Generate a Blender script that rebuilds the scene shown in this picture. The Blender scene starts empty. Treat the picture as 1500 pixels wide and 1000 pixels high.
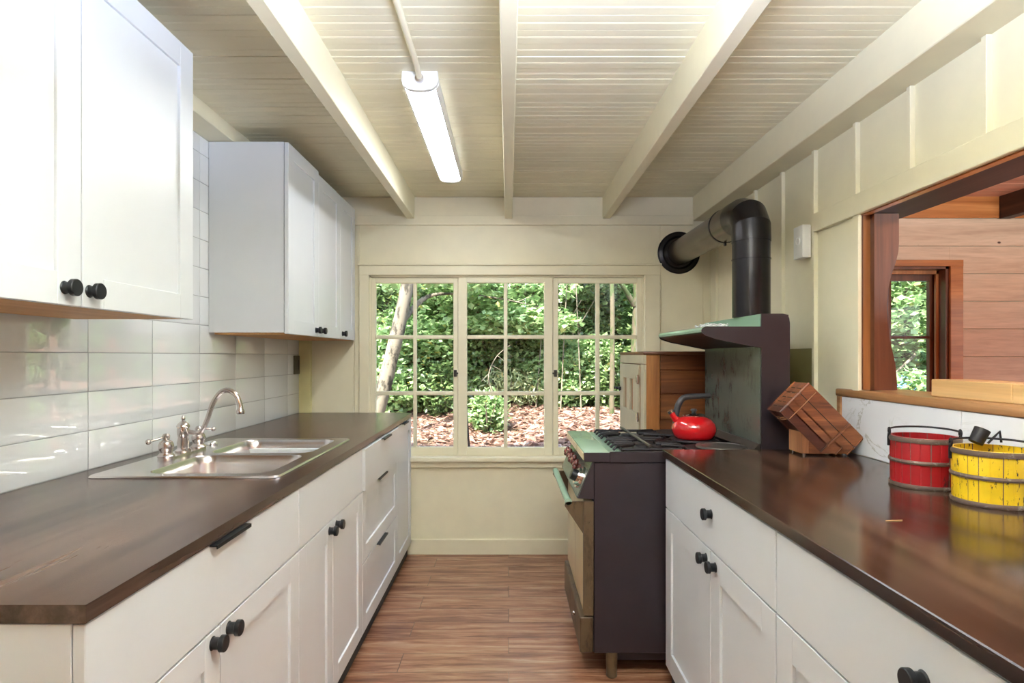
import bpy, bmesh, math, random
from mathutils import Vector, Matrix
random.seed(7)
C = bpy.context.scene.collection
PI = math.pi

# ------------------------------------------------------------------ materials
def srgb(r, g, b):
    f = lambda c: (c/255/12.92) if c/255 <= .04045 else ((c/255+.055)/1.055)**2.4
    return (f(r), f(g), f(b), 1)
def newmat(name):
    m = bpy.data.materials.new(name); m.use_nodes = True
    nt = m.node_tree; b = nt.nodes['Principled BSDF']
    return m, nt, b
def N(nt, t, **kw):
    n = nt.nodes.new(t)
    for k, v in kw.items(): setattr(n, k, v)
    return n
def coords(nt, scale=(1,1,1), rot=(0,0,0)):
    tc = N(nt, 'ShaderNodeTexCoord'); mp = N(nt, 'ShaderNodeMapping')
    mp.inputs['Scale'].default_value = scale; mp.inputs['Rotation'].default_value = rot
    nt.links.new(tc.outputs['Object'], mp.inputs['Vector']); return mp.outputs['Vector']
def noise(nt, vec, scale, detail=4, rough=.55, dist=0):
    n = N(nt, 'ShaderNodeTexNoise'); n.inputs['Scale'].default_value = scale
    n.inputs['Detail'].default_value = detail; n.inputs['Roughness'].default_value = rough
    n.inputs['Distortion'].default_value = dist
    if vec is not None: nt.links.new(vec, n.inputs['Vector'])
    return n.outputs['Fac']
def ramp(nt, fac, stops):
    r = N(nt, 'ShaderNodeValToRGB'); e = r.color_ramp.elements
    e[0].position, e[0].color = stops[0]; e[1].position, e[1].color = stops[-1]
    for p, c in stops[1:-1]:
        x = e.new(p); x.color = c
    nt.links.new(fac, r.inputs['Fac']); return r.outputs['Color']
def bump(nt, b, h, strength=.2, dist=.002):
    n = N(nt, 'ShaderNodeBump'); n.inputs['Strength'].default_value = strength
    n.inputs['Distance'].default_value = dist
    nt.links.new(h, n.inputs['Height']); nt.links.new(n.outputs['Normal'], b.inputs['Normal'])
def mixc(nt, fac, a, c, mode='MIX'):
    n = N(nt, 'ShaderNodeMix'); n.data_type = 'RGBA'; n.blend_type = mode
    for idx, v in ((0, fac), (6, a), (7, c)):
        if isinstance(v, (int, float, tuple)): n.inputs[idx].default_value = v
        else: nt.links.new(v, n.inputs[idx])
    return n.outputs[2]
def plain(name, col, rough=.5, metal=0, var=.06, bscale=60, bstr=.05, spec=.5, coat=0, nscale=8):
    m, nt, b = newmat(name)
    v = coords(nt)
    f = noise(nt, v, nscale, 5)
    d = tuple(min(1, c*(1-var)) for c in col[:3])+(1,); l = tuple(min(1, c*(1+var)) for c in col[:3])+(1,)
    nt.links.new(ramp(nt, f, [(.3, d), (.7, l)]), b.inputs['Base Color'])
    b.inputs['Roughness'].default_value = rough; b.inputs['Metallic'].default_value = metal
    b.inputs['Specular IOR Level'].default_value = spec
    b.inputs['Coat Weight'].default_value = coat
    if bstr: bump(nt, b, noise(nt, v, bscale, 3), bstr, .001)
    return m
def wood(name, cols, axis='y', rough=.4, fine=90, stretch=.04, bstr=.1, coat=0, dist=.6, big=None, lo=.28, hi=.72):
    """grain streaks run along the given axis"""
    m, nt, b = newmat(name)
    s = {'x': (stretch,1,1), 'y': (1,stretch,1), 'z': (1,1,stretch)}[axis]
    v = coords(nt, s)
    f = noise(nt, v, fine*.25, 6, .65, dist)
    g = noise(nt, v, fine*2, 3, .6)
    k = len(cols)
    col = ramp(nt, f, [(lo+(hi-lo)*i/(k-1), c) for i, c in enumerate(cols)])
    dk = ramp(nt, g, [(.3, (.72,.72,.72,1)), (.65, (1,1,1,1))])
    col = mixc(nt, .6, col, dk, 'MULTIPLY')
    if big:
        fb = noise(nt, coords(nt), big[0], 3)
        col = mixc(nt, ramp(nt, fb, [(.45, (0,0,0,1)), (.7, (big[2],)*3+(1,))]), col, big[1])
    nt.links.new(col, b.inputs['Base Color'])
    b.inputs['Roughness'].default_value = rough; b.inputs['Coat Weight'].default_value = coat
    b.inputs['Coat Roughness'].default_value = .15
    bump(nt, b, g, bstr, .001)
    return m
def speck(name, base, spots, scale, thr, rough=.5, stretch=(1,1,1), metal=0, bstr=.2, thr2=None):
    """base colour with worn spots of a second colour"""
    m, nt, b = newmat(name)
    f = noise(nt, coords(nt, stretch), scale, 6, .7)
    g = noise(nt, coords(nt), scale*.2, 3)
    base2 = mixc(nt, ramp(nt, g, [(.3, (0,0,0,1)), (.7, (1,1,1,1))]), base, tuple(c*.78 for c in base[:3])+(1,))
    msk = ramp(nt, f, [(thr, (0,0,0,1)), (thr2 or thr+.04, (1,1,1,1))])
    nt.links.new(mixc(nt, msk, base2, spots), b.inputs['Base Color'])
    b.inputs['Roughness'].default_value = rough; b.inputs['Metallic'].default_value = metal
    bump(nt, b, f, bstr, .001)
    return m

MT = {}
MT['cream'] = plain('cream_paint', (.80,.735,.53,1), .5, 0, .03, 120, .08)
MT['ceil'] = plain('cream_ceiling_paint', (.80,.735,.53,1), .5, 0, .06, 120, .1, nscale=3)
MT['oldyellow'] = plain('old_yellow_paint', (.76,.70,.36,1), .5, 0, .05)
MT['olive'] = plain('olive_tone', (.27,.23,.08,1), .55, 0, .08)
MT['white'] = plain('white_lacquer', (.655,.665,.675,1), .32, 0, .012, 20, .015)
MT['whiteplastic'] = plain('white_plastic', (.8,.79,.76,1), .4, 0, .01)
MT['rawwood'] = wood('raw_orange_ply', [srgb(212,148,84), srgb(232,178,112)], 'y', .55)
MT['black'] = plain('black_matte_metal', (.012,.013,.015,1), .38, .3, .1)
MT['iron'] = plain('cast_iron', (.018,.015,.017,1), .5, .4, .3, 200, .4)
MT['iron_bright'] = plain('worn_grate_iron', (.11,.095,.085,1), .45, .6, .4, 200, .3)
MT['steel'] = plain('brushed_steel', (.62,.59,.58,1), .26, 1, .05, 300, .04)
MT['nickel'] = plain('brushed_nickel', (.60,.54,.51,1), .2, 1, .03)
MT['chrome'] = plain('chrome', (.75,.75,.75,1), .08, 1, 0, bstr=0)
MT['darkmetal'] = plain('dark_plate', (.10,.095,.085,1), .3, .8, .15)
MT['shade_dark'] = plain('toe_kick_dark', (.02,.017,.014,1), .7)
MT['grout'] = plain('grey_grout', (.36,.37,.37,1), .8)

# glazed tile, slightly wavy
m, nt, b = newmat('glazed_white_tile')
b.inputs['Base Color'].default_value = (.82,.83,.84,1); b.inputs['Roughness'].default_value = .02
b.inputs['IOR'].default_value = 2.6
bump(nt, b, noise(nt, coords(nt), 5, 1), .10, .006)
MT['tile'] = m
# marble
m, nt, b = newmat('white_marble_tile')
v = coords(nt, (1, .45, 1), (.5, .3, .2))
f = noise(nt, v, 5.5, 7, .62, 1.6)
g = noise(nt, coords(nt), 2.4, 3)
vein = ramp(nt, f, [(.485, (0,0,0,1)), (.5, (1,1,1,1)), (.515, (0,0,0,1))])
gm = ramp(nt, g, [(.50, (0,0,0,1)), (.62, (.75,.75,.75,1))])
nt.links.new(mixc(nt, mixc(nt, 1.0, vein, gm, 'MULTIPLY'), (.74,.74,.77,1), (.36,.34,.28,1)), b.inputs['Base Color'])
b.inputs['Roughness'].default_value = .16
MT['marble'] = m
# worktop
def worktop_mat(name, cols, rough):
    m = wood(name, cols, 'y', rough, 60, .045, .0, .0, .2, None, .37, .64)
    return m
MT['top'] = worktop_mat('dark_stained_worktop', [(.032,.016,.011,1), (.085,.048,.034,1), (.145,.088,.064,1)], .26)
MT['topR'] = worktop_mat('dark_glossy_worktop', [(.014,.007,.005,1), (.040,.019,.012,1), (.085,.044,.028,1)], .15)
MT['topedge'] = MT['top']
# floor
m, nt, b = newmat('vinyl_plank_floor')
tc = coords(nt)
br = N(nt, 'ShaderNodeTexBrick'); nt.links.new(tc, br.inputs['Vector'])
br.inputs['Scale'].default_value = 1; br.inputs['Brick Width'].default_value = 1.22; br.inputs['Row Height'].default_value = .152
br.inputs['Mortar Size'].default_value = .0009; br.inputs['Mortar Smooth'].default_value = .2
br.inputs['Color1'].default_value = (.0,.0,.0,1); br.inputs['Color2'].default_value = (1,1,1,1); br.inputs['Mortar'].default_value = (.5,.5,.5,1)
br.offset = .37
va = N(nt, 'ShaderNodeVectorMath', operation='SCALE'); nt.links.new(br.outputs['Color'], va.inputs[0]); va.inputs['Scale'].default_value = 3.1
vb = N(nt, 'ShaderNodeVectorMath', operation='ADD'); nt.links.new(va.outputs[0], vb.inputs[0]); nt.links.new(coords(nt, (.09,1,1)), vb.inputs[1])
f = noise(nt, vb.outputs[0], 26, 7, .68, .5); g = noise(nt, vb.outputs[0], 120, 3, .6)
col = ramp(nt, f, [(.27, srgb(78,44,32)), (.42, srgb(136,88,64)), (.55, srgb(174,124,94)), (.72, srgb(210,166,132))])
col = mixc(nt, .5, col, ramp(nt, g, [(.3, (.6,.6,.6,1)), (.65, (1,1,1,1))]), 'MULTIPLY')
tint = mixc(nt, .18, col, mixc(nt, br.outputs['Color'], (.30,.14,.07,1), (.16,.08,.07,1)))
col = mixc(nt, br.outputs['Fac'], tint, (.02,.01,.007,1))
nt.links.new(col, b.inputs['Base Color']); b.inputs['Roughness'].default_value = .27; b.inputs['Specular IOR Level'].default_value = .7
bump(nt, b, g, .06, .001)
MT['floor'] = m
MT['redwood'] = wood('redwood_boards', [srgb(160,98,74), srgb(188,126,98), srgb(206,148,120)], 'x', .5, 34, .09, .05, .1, 1.0)
# knots
def knotted(name, cols):
    m = wood(name, cols, 'x', .45, 34, .09, .05, .1, 1.0)
    nt = m.node_tree; b = nt.nodes['Principled BSDF']
    src = b.inputs['Base Color'].links[0].from_socket
    vo = N(nt, 'ShaderNodeTexVoronoi'); vo.inputs['Scale'].default_value = 4.2
    nt.links.new(coords(nt, (1,1,1.6)), vo.inputs['Vector'])
    k = ramp(nt, vo.outputs['Distance'], [(.035, (1,1,1,1)), (.06, (0,0,0,1))])
    nt.links.new(mixc(nt, k, src, (.06,.02,.012,1)), b.inputs['Base Color'])
    return m
MT['redboard'] = knotted('knotty_redwood_board', [srgb(180,148,122), srgb(200,170,142), srgb(214,186,160)])
MT['orangewood'] = wood('orange_fir', [srgb(140,78,34), srgb(176,108,54), srgb(200,134,76)], 'x', .4, 50, .06, .06, .3)
MT['orangewood_z'] = wood('orange_fir_upright', [srgb(128,74,36), srgb(166,104,56), srgb(196,134,80)], 'z', .4, 50, .06, .06, .3)
MT['brownwood_z'] = wood('dark_redwood_upright', [srgb(76,42,26), srgb(104,60,38), srgb(122,74,48)], 'z', .4, 60, .05, .06, .3)
MT['darkbeam'] = wood('dark_brown_beam', [srgb(34,18,14), srgb(56,32,24), srgb(80,52,40)], 'y', .5, 60, .06, .15)
MT['sill'] = wood('light_brown_sill', [srgb(132,88,52), srgb(172,122,78), srgb(200,154,108)], 'y', .4, 60, .05, .08, .2)
MT['bamboo'] = wood('bamboo', [srgb(196,152,96), srgb(216,174,118), srgb(228,190,138)], 'y', .4, 40, .03, .05, .2)
MT['oak'] = wood('orange_oak', [srgb(84,42,18), srgb(118,66,30), srgb(150,92,48)], 'x', .42, 60, .08, .1, .2, 1.2)
MT['oak_z'] = wood('orange_oak_upright', [srgb(130,74,30), srgb(170,108,54), srgb(192,132,72)], 'z', .42, 60, .06, .1, .3)
MT['creamold'] = speck('aged_cream_paint', (.52,.46,.32,1), (.30,.2,.1,1), 18, .66, .5, (1,1,.4))
MT['acacia'] = wood('acacia_knife_block', [srgb(74,36,22), srgb(128,72,40), srgb(170,106,62)], 'x', .38, 60, .12, .05, .3, 1.0)
MT['acacia_l'] = wood('light_acacia', [srgb(120,72,44), srgb(168,112,72), srgb(196,144,100)], 'z', .42, 60, .1, .05, .2)
MT['acacia_d'] = wood('dark_acacia', [srgb(54,24,18), srgb(84,42,28), srgb(104,56,36)], 'x', .38, 60, .12, .05, .3)
MT['copper'] = plain('copper_wire', (.62,.36,.2,1), .3, 1, .05)
# stove
MT['stoveblack'] = speck('black_stove_enamel', (.030,.022,.027,1), (.13,.12,.12,1), 36, .70, .34, (1,1,.5), 0, .05, .80)
MT['green'] = speck('mint_green_enamel', srgb(150,180,158), srgb(92,112,92), 9, .60, .16, (1,1,1), 0, .02, .8)
MT['greengrey'] = speck('tarnished_grey_green_enamel', srgb(98,106,96), (.028,.022,.022,1), 9, .50, .24, (1,1,.6), .15, .03, .72)
MT['creamenamel'] = speck('stained_cream_enamel', srgb(206,188,150), srgb(140,108,66), 14, .56, .3, (1,1,.25), 0, .03, .8)
MT['rust'] = speck('rusty_brown_trim', srgb(104,84,60), srgb(56,38,26), 22, .5, .5, (1,1,.4), .2, .1, .7)
MT['redknob'] = plain('mottled_red_bakelite', (.16,.028,.02,1), .3, 0, .5, coat=.4, nscale=60)
MT['redkettle'] = plain('red_enamel', (.62,.008,.012,1), .12, 0, .04, bstr=0, coat=1)
MT['blackplastic'] = plain('dark_grey_handle', (.04,.04,.045,1), .42)
MT['pipeblack'] = plain('black_stove_pipe', (.020,.017,.018,1), .27, .55, .25)
MT['pipebrown'] = plain('browned_steel_pipe', (.17,.14,.11,1), .27, .9, .2)
MT['redpail'] = speck('worn_red_paint', (.34,.008,.012,1), (.10,.018,.015,1), 42, .60, .36, (1,1,.5))
MT['yellowpail'] = speck('chipped_yellow_paint', (.78,.50,.012,1), (.05,.03,.015,1), 85, .585, .4, (1,1,.30), 0, .3, .61)
MT['hoop'] = speck('rusty_hoop', (.17,.115,.09,1), (.34,.30,.27,1), 40, .55, .5, (1,1,1), .4, .3, .7)
# glass
m, nt, b = newmat('window_glass')
nt.nodes.remove(b)
tr = N(nt, 'ShaderNodeBsdfTransparent'); gl = N(nt, 'ShaderNodeBsdfGlossy'); gl.inputs['Roughness'].default_value = .01
mx = N(nt, 'ShaderNodeMixShader'); mx.inputs[0].default_value = .02
nt.links.new(tr.outputs[0], mx.inputs[1]); nt.links.new(gl.outputs[0], mx.inputs[2])
nt.links.new(mx.outputs[0], nt.nodes['Material Output'].inputs['Surface'])
MT['glass'] = m
def emit(name, col, s):
    m, nt, b = newmat(name); b.inputs['Base Color'].default_value = col
    b.inputs['Emission Color'].default_value = col; b.inputs['Emission Strength'].default_value = s
    return m
MT['led'] = emit('lit_diffuser', (.88,.93,1,1), 9)
# exterior
m, nt, b = newmat('leaf_litter_ground')
v = coords(nt)
vo = N(nt, 'ShaderNodeTexVoronoi'); vo.inputs['Scale'].default_value = 14; nt.links.new(v, vo.inputs['Vector'])
f = noise(nt, v, 3, 6, .7)
c1 = ramp(nt, vo.outputs['Color'], [(.1, srgb(70,50,38)), (.5, srgb(134,104,86)), (.9, srgb(180,152,136))])
c2 = ramp(nt, f, [(.45, (0,0,0,1)), (.6, (1,1,1,1))])
nt.links.new(mixc(nt, c2, c1, srgb(74,60,40)), b.inputs['Base Color']); b.inputs['Roughness'].default_value = .9
MT['litter'] = m
def leafmat(name, c1, c2, c3):
    m, nt, b = newmat(name); nt.nodes.remove(b)
    oi = N(nt, 'ShaderNodeNewGeometry')
    col = ramp(nt, oi.outputs['Random Per Island'], [(.0, c1), (.6, c2), (.97, c2), (1.0, c3)])
    d = N(nt, 'ShaderNodeBsdfDiffuse'); t = N(nt, 'ShaderNodeBsdfTranslucent'); g = N(nt, 'ShaderNodeBsdfGlossy')
    g.inputs['Roughness'].default_value = .35
    for n in (d, t): nt.links.new(col, n.inputs['Color'])
    a = N(nt, 'ShaderNodeMixShader'); a.inputs[0].default_value = .45
    nt.links.new(d.outputs[0], a.inputs[1]); nt.links.new(t.outputs[0], a.inputs[2])
    c = N(nt, 'ShaderNodeMixShader'); c.inputs[0].default_value = .07
    nt.links.new(a.outputs[0], c.inputs[1]); nt.links.new(g.outputs[0], c.inputs[2])
    nt.links.new(c.outputs[0], nt.nodes['Material Output'].inputs['Surface'])
    return m
MT['leafA'] = leafmat('bright_maple_leaves', srgb(96,132,72), srgb(176,204,146), srgb(220,196,96))
MT['leafB'] = leafmat('dark_bay_leaves', srgb(46,68,34), srgb(128,156,96), srgb(196,180,104))
MT['leafC'] = leafmat('pale_grassy_leaves', srgb(110,134,80), srgb(190,200,150), srgb(220,190,120))
MT['leafD'] = leafmat('dry_fallen_leaves', srgb(92,68,54), srgb(196,162,144), srgb(240,228,216))
MT['bark'] = speck('pale_mottled_bark', srgb(126,118,100), srgb(52,48,36), 9, .50, .85, (1,1,.5), 0, .6, .58)
MT['barkdark'] = speck('mossy_dark_bark', srgb(92,84,64), srgb(60,72,36), 10, .5, .9, (1,1,.4), 0, .6)
MT['tarp'] = plain('blue_tarp', (.10,.26,.62,1), .4)

# ------------------------------------------------------------------ mesh helpers
class G:
    def __init__(s): s.bm = bmesh.new()
    def box(s, x0, x1, y0, y1, z0, z1, bev=0, seg=1, rot=None, piv=None):
        r = bmesh.ops.create_cube(s.bm, size=1); vs = r['verts']
        for v in vs: v.co = Vector(((x0+x1)/2+v.co.x*(x1-x0), (y0+y1)/2+v.co.y*(y1-y0), (z0+z1)/2+v.co.z*(z1-z0)))
        if bev:
            es = list({e for v in vs for e in v.link_edges})
            o = bmesh.ops.bevel(s.bm, geom=es, offset=bev, segments=seg, profile=.5, affect='EDGES')
            vs = list({v for f in o['faces'] for v in f.verts} | {v for v in vs if v.is_valid})
        if rot is not None:
            p = Vector(piv)
            for v in vs: v.co = rot @ (v.co-p)+p
        return s
    def frustum(s, p0, p1, r0, r1=None, seg=24, cap=True):
        p0, p1 = Vector(p0), Vector(p1); r1 = r0 if r1 is None else r1
        d = p1-p0; q = d.to_track_quat('Z', 'Y').to_matrix().to_4x4(); q.translation = (p0+p1)/2
        bmesh.ops.create_cone(s.bm, cap_ends=cap, segments=seg, radius1=r0, radius2=r1, depth=d.length, matrix=q)
        return s
    def tube(s, pts, r, seg=12, closed=False, radii=None):
        pts = [Vector(p) for p in pts]; n = len(pts); rings = []
        up = None
        for i, p in enumerate(pts):
            if closed: t = (pts[(i+1) % n]-pts[i-1])
            else: t = pts[min(i+1, n-1)]-pts[max(i-1, 0)]
            t.normalize()
            if up is None:
                up = Vector((0,0,1)) if abs(t.z) < .9 else Vector((1,0,0))
            a = t.cross(up)
            if a.length < 1e-4: a = t.orthogonal()
            a.normalize(); b2 = a.cross(t).normalized(); up = b2
            rr = radii[i] if radii else r
            rings.append([s.bm.verts.new(p+(a*math.cos(k*2*PI/seg)+b2*math.sin(k*2*PI/seg))*rr) for k in range(seg)])
        m = n if closed else n-1
        for i in range(m):
            A, B = rings[i], rings[(i+1) % n]
            for k in range(seg): s.bm.faces.new((A[k], A[(k+1) % seg], B[(k+1) % seg], B[k]))
        if not closed:
            s.bm.faces.new(list(reversed(rings[0]))); s.bm.faces.new(rings[-1])
        return s
    def lathe(s, prof, o=(0,0,0), axis='z', seg=32, sign=1):
        """prof: list of (radius, height)"""
        o = Vector(o); rings = []
        for r, h in prof:
            h *= sign
            if r < 1e-6:
                c = {'z': (0,0,h), 'x': (h,0,0), 'y': (0,h,0)}[axis]; rings.append([s.bm.verts.new(o+Vector(c))]); continue
            ring = []
            for k in range(seg):
                a = 2*PI*k/seg; u, w = r*math.cos(a), r*math.sin(a)
                ring.append(s.bm.verts.new(o+Vector({'z': (u,w,h), 'x': (h,u,w), 'y': (u,h,w)}[axis])))
            rings.append(ring)
        for A, B in zip(rings, rings[1:]):
            for k in range(seg):
                k2 = (k+1) % seg
                if len(A) == 1 and len(B) == 1: continue
                if len(A) == 1: s.bm.faces.new((A[0], B[k], B[k2]))
                elif len(B) == 1: s.bm.faces.new((A[k], A[k2], B[0]))
                else: s.bm.faces.new((A[k], A[k2], B[k2], B[k]))
        return s
    def prism(s, poly, axis, a, b, bev=0):
        """poly 2-D points; axis = extrusion axis; 'y' -> (x,z), 'x' -> (y,z), 'z' -> (x,y)"""
        mk = {'y': lambda p, t: (p[0], t, p[1]), 'x': lambda p, t: (t, p[0], p[1]), 'z': lambda p, t: (p[0], p[1], t)}[axis]
        A = [s.bm.verts.new(mk(p, a)) for p in poly]; B = [s.bm.verts.new(mk(p, b)) for p in poly]
        n = len(poly); s.bm.faces.new(A); s.bm.faces.new(list(reversed(B)))
        for i in range(n): s.bm.faces.new((A[i], A[(i+1) % n], B[(i+1) % n], B[i]))
        return s
    def ball(s, c, r, sc=(1,1,1), seg=16):
        mtx = Matrix.Translation(c) @ Matrix.Diagonal((*sc, 1))
        bmesh.ops.create_uvsphere(s.bm, u_segments=seg, v_segments=max(6, seg//2), radius=r, matrix=mtx)
        return s
    def make(s, name, mat, parent=None, ang=35, **props):
        bm = s.bm; bmesh.ops.recalc_face_normals(bm, faces=bm.faces)
        me = bpy.data.meshes.new(name); 
        o = bpy.data.objects.new(name, me); C.objects.link(o)
        loc = Vector((0,0,0))
        if parent:
            o.parent = parent; p = parent
            while p: loc += p.location; p = p.parent
        elif 'at' in props:
            loc = Vector(props.pop('at')); o.location = loc
        bmesh.ops.translate(bm, verts=bm.verts, vec=-loc)
        bm.to_mesh(me); bm.free()
        me.polygons.foreach_set('use_smooth', [True]*len(me.polygons)); me.set_sharp_from_angle(angle=math.radians(ang))
        for mm in (mat if isinstance(mat, (list, tuple)) else [mat]): me.materials.append(MT[mm])
        for k, v in props.items(): o[k] = v
        return o
def thing(name, label, cat, loc=(0,0,0), group=None):
    o = bpy.data.objects.new(name, None); C.objects.link(o); o.location = loc; o.empty_display_size = .1
    o['label'] = label; o['category'] = cat
    if group: o['group'] = group
    return o
def struct_empty(name, loc=(0,0,0)):
    o = bpy.data.objects.new(name, None); C.objects.link(o); o.location = loc; o['kind'] = 'structure'; return o
S = dict(kind='structure')
def arc(cx, cy, r, a0, a1, n):
    return [(cx+r*math.cos(math.radians(a0+(a1-a0)*i/n)), cy+r*math.sin(math.radians(a0+(a1-a0)*i/n))) for i in range(n+1)]

# ------------------------------------------------------------------ constants
D = 3.885; YR = -1.7            # back wall, rear wall
XL, XR = -1.347, 1.307; ZC = 2.305; ZB = 2.165; CT = .914
XO = 1.37                        # far face of the partition
XD = 5.2                         # dining room right wall
OUT = 4.035                      # outer face of the back wall

# ------------------------------------------------------------------ room shell
G().box(XL-.15, XD+.15, YR-.1, OUT, -.12, 0).make('floor', 'floor', **S)
# bead board ceiling: profile along Y extruded along X
def beadboard(x0, x1, y0, y1, z, name, mat):
    bm = bmesh.new(); P = .084; prof = []
    y = y1
    k = 0
    while y > y0:
        jit = random.uniform(-.0012, .0012)
        g = .007 if k % 2 == 0 else .004
        w = .0028
        prof += [(y, z+jit), (y-P/2+w*2.2, z+jit), (y-P/2+w, z+.0009+jit), (y-P/2, z+jit), (y-P/2-w, z+.0009+jit), (y-P/2-w*2.2, z+jit), (y-P+w, z+jit), (y-P+w*.96, z+g), (y-P+.0001, z+g)]
        y -= P; k += 1
    pv = []
    for X in (x0, x1): pv.append([bm.verts.new((X, a, b)) for a, b in prof])
    for i in range(len(prof)-1): bm.faces.new((pv[0][i], pv[0][i+1], pv[1][i+1], pv[1][i]))
    g = G(); g.bm.free(); g.bm = bm
    g.box(x0, x1, y0-.1, y1+.02, z+.012, z+.10)
    return g.make(name, mat, ang=2, **S)
beadboard(XL-.1, XR+.08, YR, D+.02, ZC, 'ceiling', 'ceil')
# painted beams
bx = [(-.63, 'long cream painted ceiling beam left of the strip light'), (0, ''), (.63, '')]
for i, (x, _) in enumerate(bx):
    G().box(x-.024, x+.024, YR, D-.001, ZB-.003, ZC+.004, .0025).make('trim_%d' % (i+1), 'cream', **S)
G().box(XL-.02, -1.235, YR, D-.001, 2.243, ZC+.004, .003).make('trim_4', 'cream', **S)
G().box(1.19, XR+.02, YR, D-.001, 2.150, ZC+.004, .003).make('trim_5', 'cream', **S)
# left wall + tiles
wl = G().box(XL-.13, XL-.008, YR, D, 0, ZC+.1).make('wall_left', 'cream', **S)
G().box(XL-.009, XL-.0015, .6, D-.003, .90, 2.243).make('grout', 'grout', wl)
bm = bmesh.new(); TW, TH, gp = .348, .125, .0016
g = G()
y = 1.924-TW*4
ys = [1.924+TW*k for k in range(-4, 7)]
for a, b2 in zip(ys, ys[1:]):
    b2 = min(b2, D-.004)
    for k in range(11):
        z0 = CT+.001+TH*k; z1 = min(z0+TH, 2.242)
        t = [random.uniform(-.0007, .0007) for _ in range(4)]
        q = []
        for (yy, zz, e) in ((a+gp, z0+gp, t[0]), (b2-gp, z0+gp, t[1]), (b2-gp, z1-gp, t[2]), (a+gp, z1-gp, t[3])):
            q.append((yy, zz, e))
        A = [g.bm.verts.new((XL+e, yy, zz)) for yy, zz, e in q]
        cy, cz = (a+b2)/2, (z0+z1)/2
        B = [g.bm.verts.new((XL+.0006+e, yy+(.002 if yy < cy else -.002), zz+(.002 if zz < cz else -.002))) for yy, zz, e in q]
        E = [g.bm.verts.new((XL-.003, yy, zz)) for yy, zz, e in q]
        g.bm.faces.new(B)
        for i in range(4):
            j = (i+1) % 4
            g.bm.faces.new((A[i], A[j], B[j], B[i])); g.bm.faces.new((E[i], E[j], A[j], A[i]))
g.make('tile_backsplash', 'tile', wl, 20, label='large stacked glossy white tiles')
# back wall (kitchen + dining) with two window openings
W1 = (-.905, .883, .632, 1.80); W2 = (1.98, 2.84, .98, 1.86)
g = G()
g.box(XL-.13, XD+.1, D, OUT, 0, W1[2]); g.box(XL-.13, XD+.1, D, OUT, W2[3], ZC+.1)
g.box(XL-.13, W1[0], D, OUT, W1[2], W2[3]); g.box(W1[1], XR+.09, D, OUT, W1[2], W2[3]); g.box(W1[0], W1[1], D, OUT, W1[3], W2[3])
g.box(XR+.09, W2[0], D, OUT, W1[2], W2[3]); g.box(W2[1], XD+.1, D, OUT, W1[2], W2[3]); g.box(W2[0], W2[1], D, OUT, W1[2], W2[2])
wb = g.make('wall_back', 'cream', **S)
G().box(-1.234, 1.189, D-.012, D+.001, 2.185, ZC-.002, .001).make('frieze_board', 'cream', wb)
G().box(-1.234, 1.189, D-.020, D+.001, 2.123, 2.184, .0015).make('frieze_strip', 'cream', wb)
G().box(-1.346, -1.272, D-.03, D+.001, CT, 2.242, .001).make('corner_board', 'oldyellow', wb, label='yellowish painted corner board')
G().box(-1.258, -1.000, D-.006, D+.001, .0, 2.12, .001).make('wall_board', 'cream', wb)
G().box(-.994, -.962, D-.008, D+.001, .0, 2.12, .001).make('wall_board', 'cream', wb)
G().box(.98, 1.255, D-.006, D+.001, .0, 2.12, .001).make('wall_board', 'cream', wb)
G().box(XL, XR, D-.018, D+.001, 0, .098, .003).make('baseboard_back', 'cream', **S)
# rear wall, dining walls
G().box(XL-.13, XD+.1, YR-.12, YR, 0, ZC+.1).make('wall_rear', 'redwood', **S)
# roof slab with overhang (blocks the sun from above)
G().box(XL-.5, XD+.5, YR-.5, 4.3, ZC+.115, ZC+.2).make('roof', 'darkbeam', **S)

# partition between kitchen and dining room
OY0, OY1, OZ0, OZ1 = .20, 2.224, 1.120, 1.803
g = G(); x0, x1 = XR, XR+.03
g.box(x0, x1, YR, D, 0, OZ0); g.box(x0, x1, YR, D, OZ1, ZC+.1); g.box(x0, x1, OY1, D, OZ0, OZ1); g.box(x0, x1, YR, OY0, OZ0, OZ1)
wr = g.make('wall_right', 'cream', **S)
g = G(); x0, x1 = XR+.03, XO
g.box(x0, x1, YR, D, 0, OZ0); g.box(x0, x1, YR, D, OZ1+.10, ZC+.1); g.box(x0, x1, OY1+.02, D, OZ0, OZ1+.03); g.box(x0, x1, YR, OY0, OZ0, OZ1+.03)
g.make('wall_dining_left', 'redwood', **S)
# battens: 12-inch boards
for Y in [3.750, 3.447, 3.160, 2.849, 2.548]:
    G().box(XR-.017, XR+.001, Y-.010, Y+.010, .9, 2.149, .0015).make('batten', 'cream', wr)
for Y in [2.243, 1.940, 1.632, 1.325, 1.02, .715, .41]:
    G().box(XR-.017, XR+.001, Y-.010, Y+.010, OZ1+.076, 2.149, .0015).make('batten', 'cream', wr)
G().box(XR-.020, XR+.001, -.3, 2.548, OZ1, OZ1+.077, .002).make('header_trim', 'cream', wr)
G().box(XR-.013, XR+.001, OY1, 2.262, OZ0+.03, OZ1, .0015).make('side_trim', 'cream', wr)
G().box(XR-.0015, XR+.001, 2.563, 2.84, CT, 1.312).make('olive_patch', 'olive', wr, label='olive patch beside the stove')  # thin olive sheet laid over the lower wall boards
# chime
c = thing('door_chime', 'small white door chime box with round dial on the cream boarded wall', 'door chime', (XR-.02, 2.60, 1.70))
G().box(XR-.056, XR-.018, 2.558, 2.64, 1.70, 1.84, .004, 2).make('case', 'whiteplastic', c)
G().lathe([(0,.0), (.018,.0), (.018,.003), (.014,.004), (.013,.001), (0,.001)], (XR-.056, 2.597, 1.775), 'x', 24, -1).make('dial', 'whiteplastic', c)
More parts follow.
